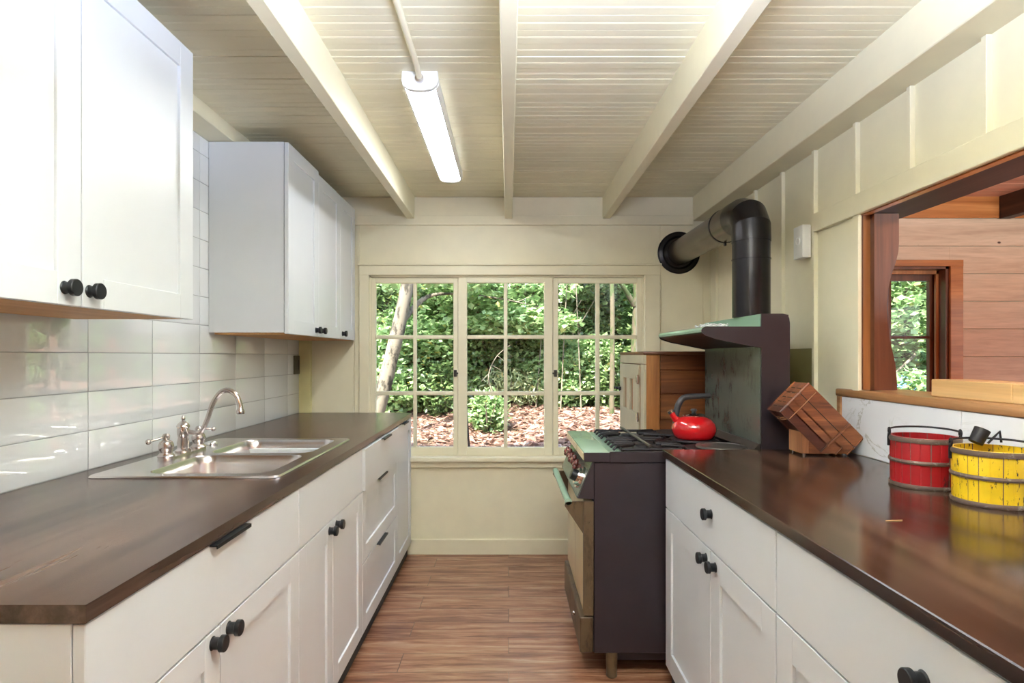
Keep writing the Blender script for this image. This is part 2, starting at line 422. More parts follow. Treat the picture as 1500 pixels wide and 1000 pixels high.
# pass-through lining
G().box(XR+.004, XR+.03, OY1-.004, OY1+.001, OZ0+.034, OZ1, 0).make('jamb_strip', 'orangewood_z', wr)
G().box(XR+.0, XO+.004, OY1-.002, OY1+.03, OZ0+.034, OZ1, 0).make('jamb_board', 'brownwood_z', wr)
hd = G().box(XR+.024, 1.49, OY0, OY1+.1, OZ1-.001, OZ1+.10, .001).make('header_beam', 'darkbeam', wr)
G().box(XR-.003, XR+.024, OY0, OY1, OZ1-.004, OZ1+.01, .001).make('header_edge', 'orangewood', wr)
# scalloped bracket board
prof = [(0,1.80), (.090,1.80), (.090,1.69), (.088,1.66), (.078,1.62), (.062,1.575), (.050,1.52), (.046,1.46), (.049,1.40), (.056,1.34), (.068,1.29), (.077,1.25), (.082,1.20), (.084,1.154), (0,1.154)]
sb = G().prism([(XR+.030+a, z) for a, z in prof], 'y', OY1-.028, OY1-.004).make('scalloped_bracket', 'brownwood_z', at=(XR+.06, OY1-.016, 1.154))
sb['label'] = 'dark brown scalloped board standing at the far end of the pass-through'; sb['category'] = 'bracket'
# ledge
G().box(1.292, 1.51, .05, 2.378, 1.1225, 1.152, .006, 2).make('trim_6', 'sill', **S)
G().box(1.290, 1.306, 2.338, 2.362, CT, 1.1225, .001).make('trim_7', 'sill', **S)
g = G()
g.box(1.297, 1.306, 1.725-.002-.001, 2.338, CT+.001, 1.1215, .001); 
mt = g.make('marble_tile', 'marble', wr)
G().box(1.297, 1.306, .6, 1.720, CT+.001, 1.1215, .001).make('marble_tile', 'marble', wr)
# bamboo boards on the ledge
for k, (a, b2, h, lab) in enumerate([(1.60, 1.905, .054, 'pale bamboo board standing on the wood ledge, end nearer the window'), (.35, 1.598, .052, 'long pale bamboo board on the wood ledge, nearer the camera')]):
    o = G().box(1.340, 1.465, a, b2, 1.152, 1.152+h, .002).make('bamboo_board', 'bamboo', at=(1.4, (a+b2)/2, 1.152)); o['label'] = lab; o['category'] = 'board'; o['group'] = 'bamboo boards on the ledge'

# dining room
g = G()
zs = [2.165-.178*k for k in range(0, 13)]
rb = []
for k in range(len(zs)-1):
    z1, z0 = zs[k], max(0, zs[k+1])
    zz0, zz1 = z0+.0015, z1-.0015
    segs = [(XO, XD)]
    if zz1 > W2[2] and zz0 < W2[3]: segs = [(XO, W2[0]), (W2[1], XD)]
    for a, b2 in segs:
        lo, hi = zz0, zz1
        g.box(a, b2, D-.014, D+.001, lo, hi, .002)
    if zz0 < W2[2] < zz1: g.box(W2[0], W2[1], D-.014, D+.001, zz0, W2[2])
    if zz0 < W2[3] < zz1: g.box(W2[0], W2[1], D-.014, D+.001, W2[3], zz1)
    if z0 <= 0: break
g.make('wall_dining_back', 'redboard', **S)
G().box(XO, XD, D-.02, D+.001, 2.168, 2.31, .001).make('trim_8', 'orangewood', **S)
g = G()
for k in range(36):
    y1 = D-k*.155; g.box(XO, XD, max(YR, y1-.152), y1, ZC, ZC+.02, .002)
    if y1-.152 < YR: break
g.box(XR+.081, XD+.1, YR, D, ZC+.0195, ZC+.1)
g.make('ceiling_dining', 'redwood', **S)
for i, x in enumerate((2.00, 3.19, 4.4)):
    G().box(x-.035, x+.035, YR, D-.021, ZB-.005, ZC+.002, .003).make('trim_%d' % (9+i), 'darkbeam', **S)
g = G()
g.box(XD, XD+.1, YR, D, 0, .9); g.box(XD, XD+.1, YR, D, 2.0, ZC+.1); g.box(XD, XD+.1, 3.2, D, .9, 2.0); g.box(XD, XD+.1, YR, -.9, .9, 2.0)
g.make('wall_dining_right', 'redwood', **S)
w3 = struct_empty('window_3', (XD+.05, 1.15, .9))
g = G()
for yy in (-.9, 1.12, 3.14): g.box(XD+.02, XD+.08, yy, yy+.06, .9, 2.0)
g.box(XD+.02, XD+.08, -.9, 3.2, .9, .96); g.box(XD+.02, XD+.08, -.9, 3.2, 1.94, 2.0)
g.make('window_frame', 'brownwood_z', w3)
G().box(XD+.047, XD+.051, -.85, 3.15, .95, 1.95).make('glass', 'glass', w3)

# ------------------------------------------------------------------ kitchen window
w1 = struct_empty('window_1', (0, D, .63))
g = G()   # casing
g.box(-.962, W1[0]+.006, D-.022, D+.001, .632, 1.80, .002); g.box(W1[1]-.006, .976, D-.022, D+.001, .632, 1.80, .002)
g.box(-.962, .976, D-.022, D+.001, 1.80, 1.862, .002)
g.box(-.97, .984, D-.032, D-.0, 1.862, 1.874, .002)
g.make('window_casing', 'cream', w1)
g = G()   # inner lining / stop
g.box(W1[0]-.001, W1[0]+.016, D+.001, OUT, W1[2], W1[3]); g.box(W1[1]-.016, W1[1]+.001, D+.001, OUT, W1[2], W1[3])
g.box(W1[0], W1[1], D+.001, OUT, W1[3]-.012, W1[3]+.001); g.box(W1[0], W1[1], D+.001, OUT+.03, W1[2]-.001, W1[2]+.003)
g.make('window_frame', 'cream', w1)
G().box(-1.02, 1.03, D-.055, D+.002, .602, .632, .006, 2).make('window_sill', 'cream', w1)
G().box(-.99, 1.0, D-.024, D+.001, .560, .602, .003).make('window_apron', 'cream', w1)
def sash(x0, x1, panes, rows, z0, z1, yc, th, mat, parent, glassless=False):
    g = G(); y0, y1 = yc-th/2, yc+th/2
    g.box(x0, panes[0][0], y0, y1, z0, z1, .002); g.box(panes[-1][1], x1, y0, y1, z0, z1, .002)
    g.box(panes[0][0], panes[-1][1], y0, y1, rows[0][1], z1, .0015); g.box(panes[0][0], panes[-1][1], y0, y1, z0, rows[-1][0], .0015)
    for a, b2 in zip(panes, panes[1:]): g.box(a[1], b2[0], y0+.004, y1-.004, rows[-1][0], rows[0][1], .004, 2)
    for a, b2 in zip(rows, rows[1:]): g.box(panes[0][0], panes[-1][1], y0+.0045, y1-.0045, b2[1], a[0], .004, 2)
    s = g.make('sash', mat, parent)
    G().box(panes[0][0]-.004, panes[-1][1]+.004, yc+.004, yc+.007, rows[-1][0]-.004, rows[0][1]+.004).make('glass', 'glass', s)
    return s
rows = [(1.414,1.752), (1.050,1.390), (.688,1.024)]
yc = D+.022
sL = sash(-.889, -.329, [(-.863,-.620), (-.597,-.358)], rows, .636, 1.786, yc+.006, .034, 'cream', w1)
sM = sash(-.326, .284, [(-.269,-.031), (-.007,.230)], rows, .636, 1.786, yc-.006, .034, 'cream', w1)
sR = sash(.287, .867, [(.322,.565), (.592,.832)], rows, .636, 1.786, yc+.006, .034, 'cream', w1)
for s_, x in ((sL, -.345), (sR, .303)):
    g = G(); g.box(x-.009, x+.009, yc-.026, yc-.010, 1.145, 1.188, .001); g.box(x-.02 if x > 0 else x-.004, x+.004 if x > 0 else x+.02, yc-.032, yc-.024, 1.162, 1.172, .001)
    g.make('latch', 'darkmetal', s_, label='small rusty latch')

# dining window
w2 = struct_empty('window_2', (2.41, D, .98))
g = G()
g.box(W2[1]-.004, 2.918, D-.032, D-.013, .90, 1.893, .002); g.box(W2[0]-.074, W2[0]+.004, D-.032, D-.013, .90, 1.893, .002)
g.box(W2[0]-.074, 2.918, D-.034, D-.013, 1.855, 1.895, .002)
g.make('window_casing', 'orangewood', w2)
g = G()
g.box(W2[1]-.022, W2[1]+.001, D-.012, OUT, W2[2], W2[3]); g.box(W2[0]-.001, W2[0]+.02, D-.012, OUT, W2[2], W2[3])
g.box(W2[0], W2[1], D-.012, OUT, W2[3]-.02, W2[3]+.001); g.box(W2[0]-.05, W2[1]+.05, D-.06, OUT, W2[2]-.02, W2[2]+.002)
g.make('window_frame', 'brownwood_z', w2)
g = G(); g.box(W2[1]-.040, W2[1]-.021, D+.05, D+.07, W2[2], W2[3]-.02, .002); g.box(W2[0]+.02, W2[1]-.021, D+.05, D+.07, W2[3]-.045, W2[3]-.02, .002)
g.make('window_stop', 'orangewood_z', w2)
sash(2.0, 2.80+.018, [(2.03,2.255), (2.28,2.51), (2.535,2.785)], [(1.412,1.775), (1.03,1.394)], W2[2]+.003, 1.842, D+.105, .034, 'brownwood_z', w2)

# ------------------------------------------------------------------ cabinets
def knob(x, y, z, s, parent, r=.0175):
    """axis along x, sticking out in direction s"""
    return G().lathe([(0,0), (.015,0), (.0125,.003), (.0125,.014), (.0135,.016), (r,.018), (r,.027), (r-.0015,.0285), (0,.0285)], (x, y, z), 'x', 28, s).make('knob', 'black', parent)
def pull(x, y0, y1, z, s, parent):
    g = G(); a, b2 = sorted((x, x+s*.017)); g.box(a, b2, y0, y1, z-.001, z+.0025, .0006)
    a, b2 = sorted((x+s*.0145, x+s*.017)); g.box(a, b2, y0, y1, z-.006, z+.002, .0006)
    return g.make('edge_pull', 'black', parent)
def shaker(x, y0, y1, z0, z1, s, parent, name='door', w=.065, t=.019):
    """outer face at x, facing s"""
    g = G(); a, b2 = sorted((x, x-s*t)); pa, pb = sorted((x-s*.008, x-s*(t-.001)))
    g.box(a, b2, y0, y0+w, z0, z1, .0012); g.box(a, b2, y1-w, y1, z0, z1, .0012)
    g.box(a, b2, y0+w-.0005, y1-w+.0005, z0, z0+w, .0012); g.box(a, b2, y0+w-.0005, y1-w+.0005, z1-w, z1, .0012)
    g.box(pa, pb, y0+w-.004, y1-w+.004, z0+w-.004, z1-w+.004)
    return g.make(name, 'white', parent)
def slab(x, y0, y1, z0, z1, s, parent, t=.019):
    a, b2 = sorted((x, x-s*t))
    return G().box(a, b2, y0, y1, z0, z1, .0015).make('drawer', 'white', parent)
def carcass(xf, xw, y0, y1, z0, z1, s, parent, top=False, name='body', mat='white'):
    """xf: front of carcass, xw: wall side"""
    a, b2 = sorted((xf, xw)); g = G()
    g.box(a, b2, y0, y0+.018, z0, z1, .0008); g.box(a, b2, y1-.018, y1, z0, z1, .0008)
    g.box(a, b2, y0+.018, y1-.018, z0, z0+.018); w = xw+(.01 if s > 0 else -.01); c0, c1 = sorted((xw, w))
    g.box(c0, c1, y0+.018, y1-.018, z0+.018, z1)
    f0, f1 = sorted((xf-s*.02, xf))
    if not top: g.box(f0, f1, y0+.018, y1-.018, z1-.04, z1)
    else: g.box(a, b2, y0+.018, y1-.018, z1-.018, z1)
    return g.make(name, mat, parent)
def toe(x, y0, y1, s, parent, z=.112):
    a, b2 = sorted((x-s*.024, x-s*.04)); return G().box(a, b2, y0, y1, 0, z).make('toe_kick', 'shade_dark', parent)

FL = -.626; SP = .698; UB = CT-.030; DB = .080; gap = .0022
grp = 'white base cabinets under the left worktop'
def base(label, y0, y1, s, xf, xw, group):
    c = thing('base_cabinet', label, 'cabinet', ((xf+xw)/2, (y0+y1)/2, 0), group)
    carcass(xf-s*.020, xw, y0+.0005, y1-.0005, DB, UB, s, c)
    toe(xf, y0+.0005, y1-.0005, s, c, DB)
    return c
XW = XL+.01
B1, B2, B3 = 1.794, 2.574, 3.379
c = base('white base cabinet nearest the camera on the left, wide drawer over two doors', .886, B1, 1, FL, XW, grp)
d = slab(FL, .888, B1-gap, SP+gap, UB-.002, 1, c); pull(FL, 1.257, 1.424, UB-.003, 1, d)
mid = 1.306
d = shaker(FL, .888, mid-gap, DB+.002, SP-gap, 1, c); knob(FL, 1.271, .672, 1, d)
d = shaker(FL, mid+gap, B1-gap, DB+.002, SP-gap, 1, c); knob(FL, 1.344, .672, 1, d)
c = base('white sink base cabinet with plain front and two knobbed doors, under the sink', B1, B2, 1, FL, XW, grp)
slab(FL, B1+gap, B2-gap, SP+gap, UB-.002, 1, c)
mid = 2.142
d = shaker(FL, B1+gap, mid-gap, DB+.002, SP-gap, 1, c); knob(FL, 2.100, .668, 1, d)
d = shaker(FL, mid+gap, B2-gap, DB+.002, SP-gap, 1, c); knob(FL, 2.184, .668, 1, d)
c = base('white three-drawer base cabinet with black edge pulls, right of the sink', B2, B3, 1, FL, XW, grp)
d = slab(FL+.012, B2+gap, B3-gap, SP+gap, UB-.004, 1, c, .031); pull(FL+.012, 2.90, 3.08, UB-.006, 1, d)
for z0, z1 in ((.388, SP-gap), (DB+.002, .385)):
    d = shaker(FL, B2+gap, B3-gap, z0, z1, 1, c, 'drawer'); pull(FL, 2.85, 3.04, z1, 1, d)
c = base('narrow white end cabinet with one tall door, beside the kitchen window', B3, 3.862, 1, FL, XW, grp)
d = shaker(FL, B3+gap, 3.860-gap, DB+.002, UB-.004, 1, c); pull(FL, 3.52, 3.68, UB-.005, 1, d)

# left worktops
SY0, SY1, SX0, SX1 = 1.83, 2.60, -1.135, -.728
def edge_top(name, label, boxes, mat, loc):
    g = G()
    for bb in boxes: g.box(*bb)
    o = g.make(name, mat, at=loc); o['label'] = label; o['category'] = 'worktop'; return o
z0, z1 = CT-.0275, CT; xf = -.6216
edge_top('worktop', 'long dark stained wooden worktop around the double sink', [
    (XL+.001, xf, .883, SY0, z0, z1), (XL+.001, xf, SY1, 3.385, z0, z1), (XL+.001, SX0, SY0, SY1, z0, z1), (SX1, xf, SY0, SY1, z0, z1)], 'top', (-.98, 2.1, CT-.03))
edge_top('worktop', 'short dark wooden worktop piece below the window end of the left wall', [(XL+.001, xf, 3.387, 3.875, z0, z1)], 'top', (-.98, 3.6, CT-.03))

# wall cabinets
UF = -.975
c = thing('wall_cabinet', 'large white wall cabinet nearest the camera with two round black knobs', 'cabinet', (-1.17, 1.373, 1.39), 'white wall cabinets')
carcass(UF-.020, XL+.002, .889, 1.857, 1.40, 2.222, 1, c, True)
G().box(XL+.02, UF-.022, .91, 1.836, 1.392, 1.3995).make('underside', 'rawwood', c, label='raw orange wood underside')
d = shaker(UF, .889, 1.373-gap, 1.392, 2.214, 1, c, w=.072); knob(UF, 1.320, 1.430, 1, d, .019)
d = shaker(UF, 1.373+gap, 1.857, 1.392, 2.214, 1, c, w=.072); knob(UF, 1.398, 1.430, 1, d, .019)
UF2 = -.985
c = thing('wall_cabinet', 'white two-door wall cabinet above the sink end of the tiled wall', 'cabinet', (-1.17, 3.1, 1.38), 'white wall cabinets')
carcass(UF2-.022, XL+.002, 2.694, 3.517, 1.385, 2.240, 1, c, True)
G().box(XL+.02, UF2-.024, 2.71, 3.50, 1.377, 1.3845).make('underside', 'rawwood', c, label='raw orange wood underside')
d = shaker(UF2, 2.690, 3.118-gap, 1.379, 2.236, 1, c); knob(UF2, 3.072, 1.411, 1, d)
d = shaker(UF2, 3.118+gap, 3.517-gap, 1.379, 2.218, 1, c); knob(UF2, 3.158, 1.411, 1, d)
c = thing('wall_cabinet', 'narrow white single-door wall cabinet next to the kitchen window', 'cabinet', (-1.17, 3.69, 1.38), 'white wall cabinets')
carcass(UF2-.022, XL+.002, 3.518, 3.853, 1.385, 2.226, 1, c, True)
G().box(XL+.02, UF2-.024, 3.53, 3.84, 1.377, 1.3845).make('underside', 'rawwood', c, label='raw orange wood underside')
d = shaker(UF2, 3.518+gap, 3.853, 1.379, 2.218, 1, c); knob(UF2, 3.562, 1.411, 1, d)

# right base cabinets
FR = .610; XWR = XR-.02; grp = 'white base cabinets under the right worktop'
for (y0, y1, lab, kd, kk) in [(1.373, 2.335, 'white base cabinet beside the black stove, drawer over two doors', 1.810, (1.772, 1.856)),
                              (.408, 1.370, 'white base cabinet at the right bottom corner, nearest the camera', .883, (.84, .92))]:
    c = base(lab, y0, y1, -1, FR, XWR, grp)
    d = slab(FR, y0+gap, y1-gap, .693+gap, UB-.004, -1, c); knob(FR, kd, .803, -1, d)
    m_ = sum(kk)/2
    d = shaker(FR, y0+gap, m_-gap, DB+.002, .693-gap, -1, c, w=.075); knob(FR, kk[0], .656, -1, d)
    d = shaker(FR, m_+gap, y1-gap, DB+.002, .693-gap, -1, c, w=.075); knob(FR, kk[1], .656, -1, d)
o = G().box(.5905+.0115, 1.296, -.6, 2.350, CT-.027, CT, .002).make('worktop', 'topR', at=(.95, .9, CT-.03))
o['label'] = 'glossy dark brown wooden worktop carrying the buckets and knife block'; o['category'] = 'worktop'
o = G().frustum((.835, 1.33, CT+.0012), (.875, 1.335, CT+.0012), .001, .0007, 8).make('straw', 'bamboo', at=(.855, 1.33, CT))
o['label'] = 'tiny pale splinter of straw lying on the right worktop'; o['category'] = 'straw'

# ------------------------------------------------------------------ sink
def rrect(x0, x1, y0, y1, r, n=6):
    p = []
    for cx, cy, a in ((x1-r, y1-r, 0), (x0+r, y1-r, 90), (x0+r, y0+r, 180), (x1-r, y0+r, 270)):
        p += arc(cx, cy, r, a, a+90, n)
    return p
sk = thing('kitchen_sink', 'double bowl stainless steel sink let into the left worktop', 'sink', (-.98, 2.215, CT))
g = G(); bm = g.bm; zt = CT+.006
outer = [(x, y) for x, y in rrect(-1.265, -.694, 1.796, 2.634, .03)]
b1 = rrect(-1.120, -.738, 1.838, 2.190, .055); b2_ = rrect(-1.120, -.738, 2.226, 2.590, .055)
def loop(pts, z): return [bm.verts.new((x, y, z)) for x, y in pts]
def ledges(vs): return [bm.edges.new((vs[i], vs[(i+1) % len(vs)])) for i in range(len(vs))]
O = loop(outer, zt); e = ledges(O); L1 = loop(b1, zt); e += ledges(L1); L2 = loop(b2_, zt); e += ledges(L2)
bmesh.ops.triangle_fill(bm, use_beauty=True, use_dissolve=False, edges=e)
def strip(A, B):
    n = len(A)
    for i in range(n): bm.faces.new((A[i], A[(i+1) % n], B[(i+1) % n], B[i]))
def shrink(pts, d):
    cx = sum(p[0] for p in pts)/len(pts); cy = sum(p[1] for p in pts)/len(pts)
    return [(x-d*(1 if x > cx else -1)*min(1, abs(x-cx)/.1), y-d*(1 if y > cy else -1)*min(1, abs(y-cy)/.1)) for x, y in pts]
O2 = loop([(x+(.004 if x > -.98 else -.004), y+(.004 if y > 2.215 else -.004)) for x, y in outer], CT+.0008); strip(O, O2)
dk = g.make('deck', 'steel', sk, 40)
for pts in (b1, b2_):
    g = G(); bm = g.bm
    prev = loop(pts, zt)
    for dd, zz in ((.003, zt-.004), (.008, zt-.03), (.016, zt-.12), (.024, zt-.155), (.045, zt-.172), (.09, zt-.176)):
        cur = loop(shrink(pts, dd), zz); strip(prev, cur); prev = cur
    bm.faces.new(prev)
    bn = g.make('basin', 'steel', sk, 60)
    cx = sum(p[0] for p in pts)/len(pts); cy = sum(p[1] for p in pts)/len(pts)
    G().lathe([(.043,0), (.042,.003), (.036,.002), (.03,-.004), (0,-.004)], (cx, cy, zt-.1755), 'z', 24).make('drain', 'chrome', bn)
# sink clips / little bolt head on the near rim
G().ball((-1.045, 1.812, zt), .003).make('rim_bolt', 'steel', sk)
# faucet
fx, fy, fz = -1.200, 2.215, CT+.0065
f = thing('faucet', 'brushed nickel gooseneck faucet with two lever handles behind the sink', 'faucet', (fx, fy, fz))
G().prism(rrect(fx-.027, fx+.027, fy-.135, fy+.135, .026), 'z', fz-.0003, fz+.006).make('base_plate', 'nickel', f)
G().lathe([(0,.004), (.026,.004), (.027,.012), (.020,.018), (.019,.024), (.021,.04), (.017,.058), (.0185,.066), (.020,.070), (.021,.085), (.020,.095), (.023,.098), (.0225,.103), (.016,.112), (.009,.118), (.005,.121), (.0075,.127), (.006,.134), (.002,.140), (0,.141)], (fx, fy, fz), 'z', 32).make('body', 'nickel', f)
def bez(P, n=40):
    out = []   # Catmull-Rom through points
    Q = [P[0]]+P+[P[-1]]
    for i in range(1, len(Q)-2):
        for k in range(n//(len(P)-1)):
            t = k/(n//(len(P)-1)); p0, p1, p2, p3 = (Vector(q) for q in Q[i-1:i+3])
            out.append(.5*((2*p1)+(p2-p0)*t+(2*p0-5*p1+4*p2-p3)*t*t+(3*p1-p0-3*p2+p3)*t**3))
    out.append(Vector(P[-1])); return out
sp = bez([(fx+.012,fy,1.003), (fx+.045,fy,.996), (fx+.068,fy,1.003), (fx+.087,fy,1.04), (fx+.110,fy,1.105), (fx+.138,fy,1.145), (fx+.168,fy,1.153), (fx+.196,fy,1.134), (fx+.208,fy,1.103), (fx+.211,fy,1.083)], 72)
g = G().tube(sp, .0095, 16, radii=[.0085+.0015*(i/len(sp)) for i in range(len(sp))])
g.lathe([(.0,.0), (.0135,.0), (.0145,.004), (.0145,.012), (.011,.018), (.010,.024), (0,.024)], (fx+.211, fy, 1.066), 'z', 24)
g.make('spout', 'nickel', f)
for dy, tip in ((-.11, (-.045, -.030, .062)), (.11, (.035, .045, .071))):
    h = G().lathe([(0,.004), (.027,.004), (.028,.010), (.021,.018), (.020,.022), (.024,.034), (.025,.046), (.021,.058), (.010,.066), (.012,.072), (.0125,.080), (.008,.087), (0,.089)], (fx, fy+dy, fz), 'z', 28).make('handle', 'nickel', f)
    a = Vector((fx, fy+dy, fz+.077)); b3 = Vector((fx+tip[0], fy+dy+tip[1], fz+tip[2]))
    G().tube([a, a.lerp(b3, .5), a.lerp(b3, .85)], .004, 12, radii=[.0035,.0045,.005]).ball(b3, .0095).make('lever', 'nickel', h)
o = G().lathe([(0,0), (.021,0), (.022,.003), (.020,.010), (.016,.014), (0,.015)], (fx, fy+.215, fz), 'z', 28).make('hole_cover', 'chrome', at=(fx, fy+.215, fz))
o['label'] = 'small round chrome cap on the sink deck right of the faucet'; o['category'] = 'sink cap'

# outlet plate
o = thing('wall_outlet', 'dark metal outlet plate on the white tiles under the far wall cabinets', 'outlet', (XL, 3.81, 1.22))
G().box(XL+.001, XL+.007, 3.757, 3.866, 1.163, 1.282, .002).make('plate', 'darkmetal', o)
for yy in (3.785, 3.838):
    G().box(XL+.006, XL+.0095, yy-.008, yy+.008, 1.190, 1.255, .002).make('socket', 'darkmetal', o)

# ------------------------------------------------------------------ ceiling lights
def strip_light(x, y0, y1, label, grp, led='led'):
    t = thing('ceiling_light', label, 'ceiling light', (x, (y0+y1)/2, ZC), grp)
    zz = ZC
    prof = [(-.064,zz), (-.066,zz-.035), (-.060,zz-.050), (-.045,zz-.062), (-.02,zz-.068), (.02,zz-.068), (.045,zz-.062), (.060,zz-.050), (.066,zz-.035), (.064,zz)]
    pr = [(x+a, b) for a, b in prof]
    G().prism(pr, 'y', y0, y0+.02).make('end_cap', 'whiteplastic', t); G().prism(pr, 'y', y1-.02, y1).make('end_cap', 'whiteplastic', t)
    G().box(x-.062, x+.062, y0+.02, y1-.02, zz-.030, zz).make('housing', 'whiteplastic', t)
    for sx in (-1, 1):
        G().prism([(x+sx*.0625, zz-.030), (x+sx*.0665, zz-.030), (x+sx*.0665, zz-.040), (x+sx*.0585, zz-.0535), (x+sx*.0545, zz-.0565), (x+sx*.0545, zz-.052), (x+sx*.0625, zz-.040)], 'y', y0+.0205, y1-.0205).make('side_rail', 'whiteplastic', t)
    pd = [(x-.054, zz-.031), (x-.0535, zz-.055), (x-.045, zz-.0595), (x-.02, zz-.0655), (x+.02, zz-.0655), (x+.045, zz-.0595), (x+.0535, zz-.055), (x+.054, zz-.031)]
    G().prism(pd, 'y', y0+.021, y1-.021).make('diffuser', led, t, label='glowing white diffuser')
strip_light(-.32, 2.165, 3.33, 'lit white strip light on the ceiling between two beams', 'ceiling strip lights')

lx, ly, lz = .22, .42, 1.82
bl = thing('fill_bowl', 'wide hanging fill-light bowl added above the camera to brighten the ceiling', 'lamp', (lx, ly, lz))  # unseen fixture added to hold the kitchen fill light
G().lathe([(0,-.004), (.30,-.004), (.355,.012), (.36,.02), (.35,.018), (.30,.002), (0,.002)], (lx, ly, lz), 'z', 40).make('added_bowl', 'whiteplastic', bl)
for k in range(3):
    a = 2*PI*k/3+.5; G().tube([(lx+.34*math.cos(a), ly+.34*math.sin(a), lz+.012), (lx+.25*math.cos(a), ly+.25*math.sin(a), ZC)], .003, 8).make('added_cord', 'whiteplastic', bl)
o = thing('conduit', 'thin cream conduit running along the ceiling to the strip light', 'conduit', (-.32, 1.2, ZC-.02))
G().tube([(-.32, YR, ZC-.013), (-.32, 1.52, ZC-.013), (-.32, 2.10, ZC-.013), (-.32, 2.14, ZC-.022), (-.32, 2.166, ZC-.030)], .0105, 14).make('tube', 'cream', o)
G().lathe([(.0,0), (.015,0), (.015,.012), (.012,.016), (0,.016)], (-.32, 2.149, ZC-.030), 'y', 18).make('connector', 'steel', o)

# ------------------------------------------------------------------ stove
st = thing('gas_range', 'old black and mint green gas range with high back shelf', 'stove', (.7, 2.71, 0))
Y0, Y1 = 2.378, 3.055
G().box(.338, 1.105, Y0+.004, Y1-.004, .10, .858, .004).make('body', 'stoveblack', st)
G().box(.40, 1.08, Y0+.03, Y1-.03, .062, .101).make('base_rail', 'stoveblack', st)
for x in (.412, 1.04):
    for y in (Y0+.025, Y1-.05):
        G().lathe([(0,0), (.019,0), (.022,.004), (.021,.02), (.023,.07), (.023,.102), (0,.102)], (x, y, 0), 'z', 20).make('leg', 'rust', st, label='rusty round leg')
# top slab: green front zone, black elsewhere
G().box(.300, .400, Y0, Y1, .862, .899, .004, 2).make('front_top', 'green', st, label='mint green enamel front strip')
g = G()
for yy in (Y0+.008, Y0+.235, Y0+.455):
    g.box(.295, .3005, yy, yy+.205, .866, .894, .002)
g.make('front_edge', 'creamenamel', st)
g = G(); g.box(.400, 1.10, Y0, Y1, .858, .888, .003); g.box(.2985, .400, Y0-.003, Y0+.003, .861, .897); g.box(.400, 1.11, Y0-.003, Y0+.012, .858, .900, .002)
g.make('cooktop', 'stoveblack', st)
# raised mint ring by the grates
G().box(.400, .455, Y0+.03, Y1-.03, .887, .896, .003).make('burner_apron', 'green', st)
# control panel (slanted)
G().prism([(.338,.858), (.334,.858), (.274,.716), (.338,.712)], 'y', Y0+.002, Y1-.002).make('control_box', 'stoveblack', st)
nrm = Vector((-.142, 0, .060)).normalized()    # outward normal of the slanted face
def onpanel(t, y, off=0):                       # t: 0 top, 1 bottom
    p = Vector((.334-.060*t, y, .858-.142*t)); return p+Vector((-.142, 0, .06)).normalized()*off
g = G()
a = [onpanel(0, Y0+.004, .0005), onpanel(1, Y0+.004, .0005), onpanel(1, Y1-.004, .0005), onpanel(0, Y1-.004, .0005)]
b_ = [onpanel(0, Y0+.004, .004), onpanel(1, Y0+.004, .004), onpanel(1, Y1-.004, .004), onpanel(0, Y1-.004, .004)]
A = [g.bm.verts.new(v) for v in a]; B = [g.bm.verts.new(v) for v in b_]
g.bm.faces.new(A); g.bm.faces.new(B)
for i in range(4): g.bm.faces.new((A[i], A[(i+1) % 4], B[(i+1) % 4], B[i]))
g.make('control_panel', 'greengrey', st)
for y, t in ((Y0+.205, .40), (Y0+.30, .36), (Y0+.395, .40), (Y0+.49, .36), (Y0+.585, .40)):
    p = onpanel(t, y, .004); g = G()
    g.frustum(p, p+nrm*.012, .012, .010, 16)
    u = Vector((0,1,0)); w = nrm.cross(u)
    for k in range(5):
        a = 2*PI*k/5; q = p+nrm*.020+(u*math.cos(a)+w*math.sin(a))*.014; g.ball(q, .0105, seg=10)
    g.frustum(p+nrm*.010, p+nrm*.034, .014, .009, 14)
    g.make('burner_knob', 'redknob', st, label='mottled red burner knob')
p = onpanel(.55, Y0+.085, .004)
k_ = G().frustum(p, p+nrm*.010, .046, .044, 32).frustum(p+nrm*.010, p+nrm*.022, .037, .034, 32).make('oven_dial', 'chrome', st, label='chrome oven dial')
G().frustum(p+nrm*.022, p+nrm*.045, .024, .022, 16).make('dial_grip', 'black', k_)
# oven door
G().box(.300, .336, Y0+.004, Y1-.006, .250, .704, .006, 2).make('oven_door', 'creamenamel', st)
g = G(); g.box(.3, .337, Y0+.0005, Y0+.005, .250, .704, .001)
g.box(.296, .337, Y0-.001, Y0+.018, .250, .704, .003)
for zz in (.285, .45, .62): g.ball((.318, Y0-.001, zz), .005, seg=10)
g.make('door_edge', 'rust', st, label='rusty riveted door edge')
for yy in (Y0+.012, Y1-.024):
    G().prism([(.300,.700), (.240,.700), (.226,.694), (.224,.682), (.232,.670), (.295,.575), (.300,.573)], 'y', yy, yy+.012).make('handle_bracket', 'rust', st)
G().tube([(.238, Y0+.012, .699), (.238, Y1-.012, .699)], .0145, 18).make('door_handle', 'green', st, label='mint green bar handle')
G().box(.284, .336, Y0+.004, Y1-.006, .102, .244, .004).make('kick_drawer', 'rust', st)
G().ball((.281, Y0+.2, .178), .009, seg=12).make('drawer_knob', 'nickel', st)
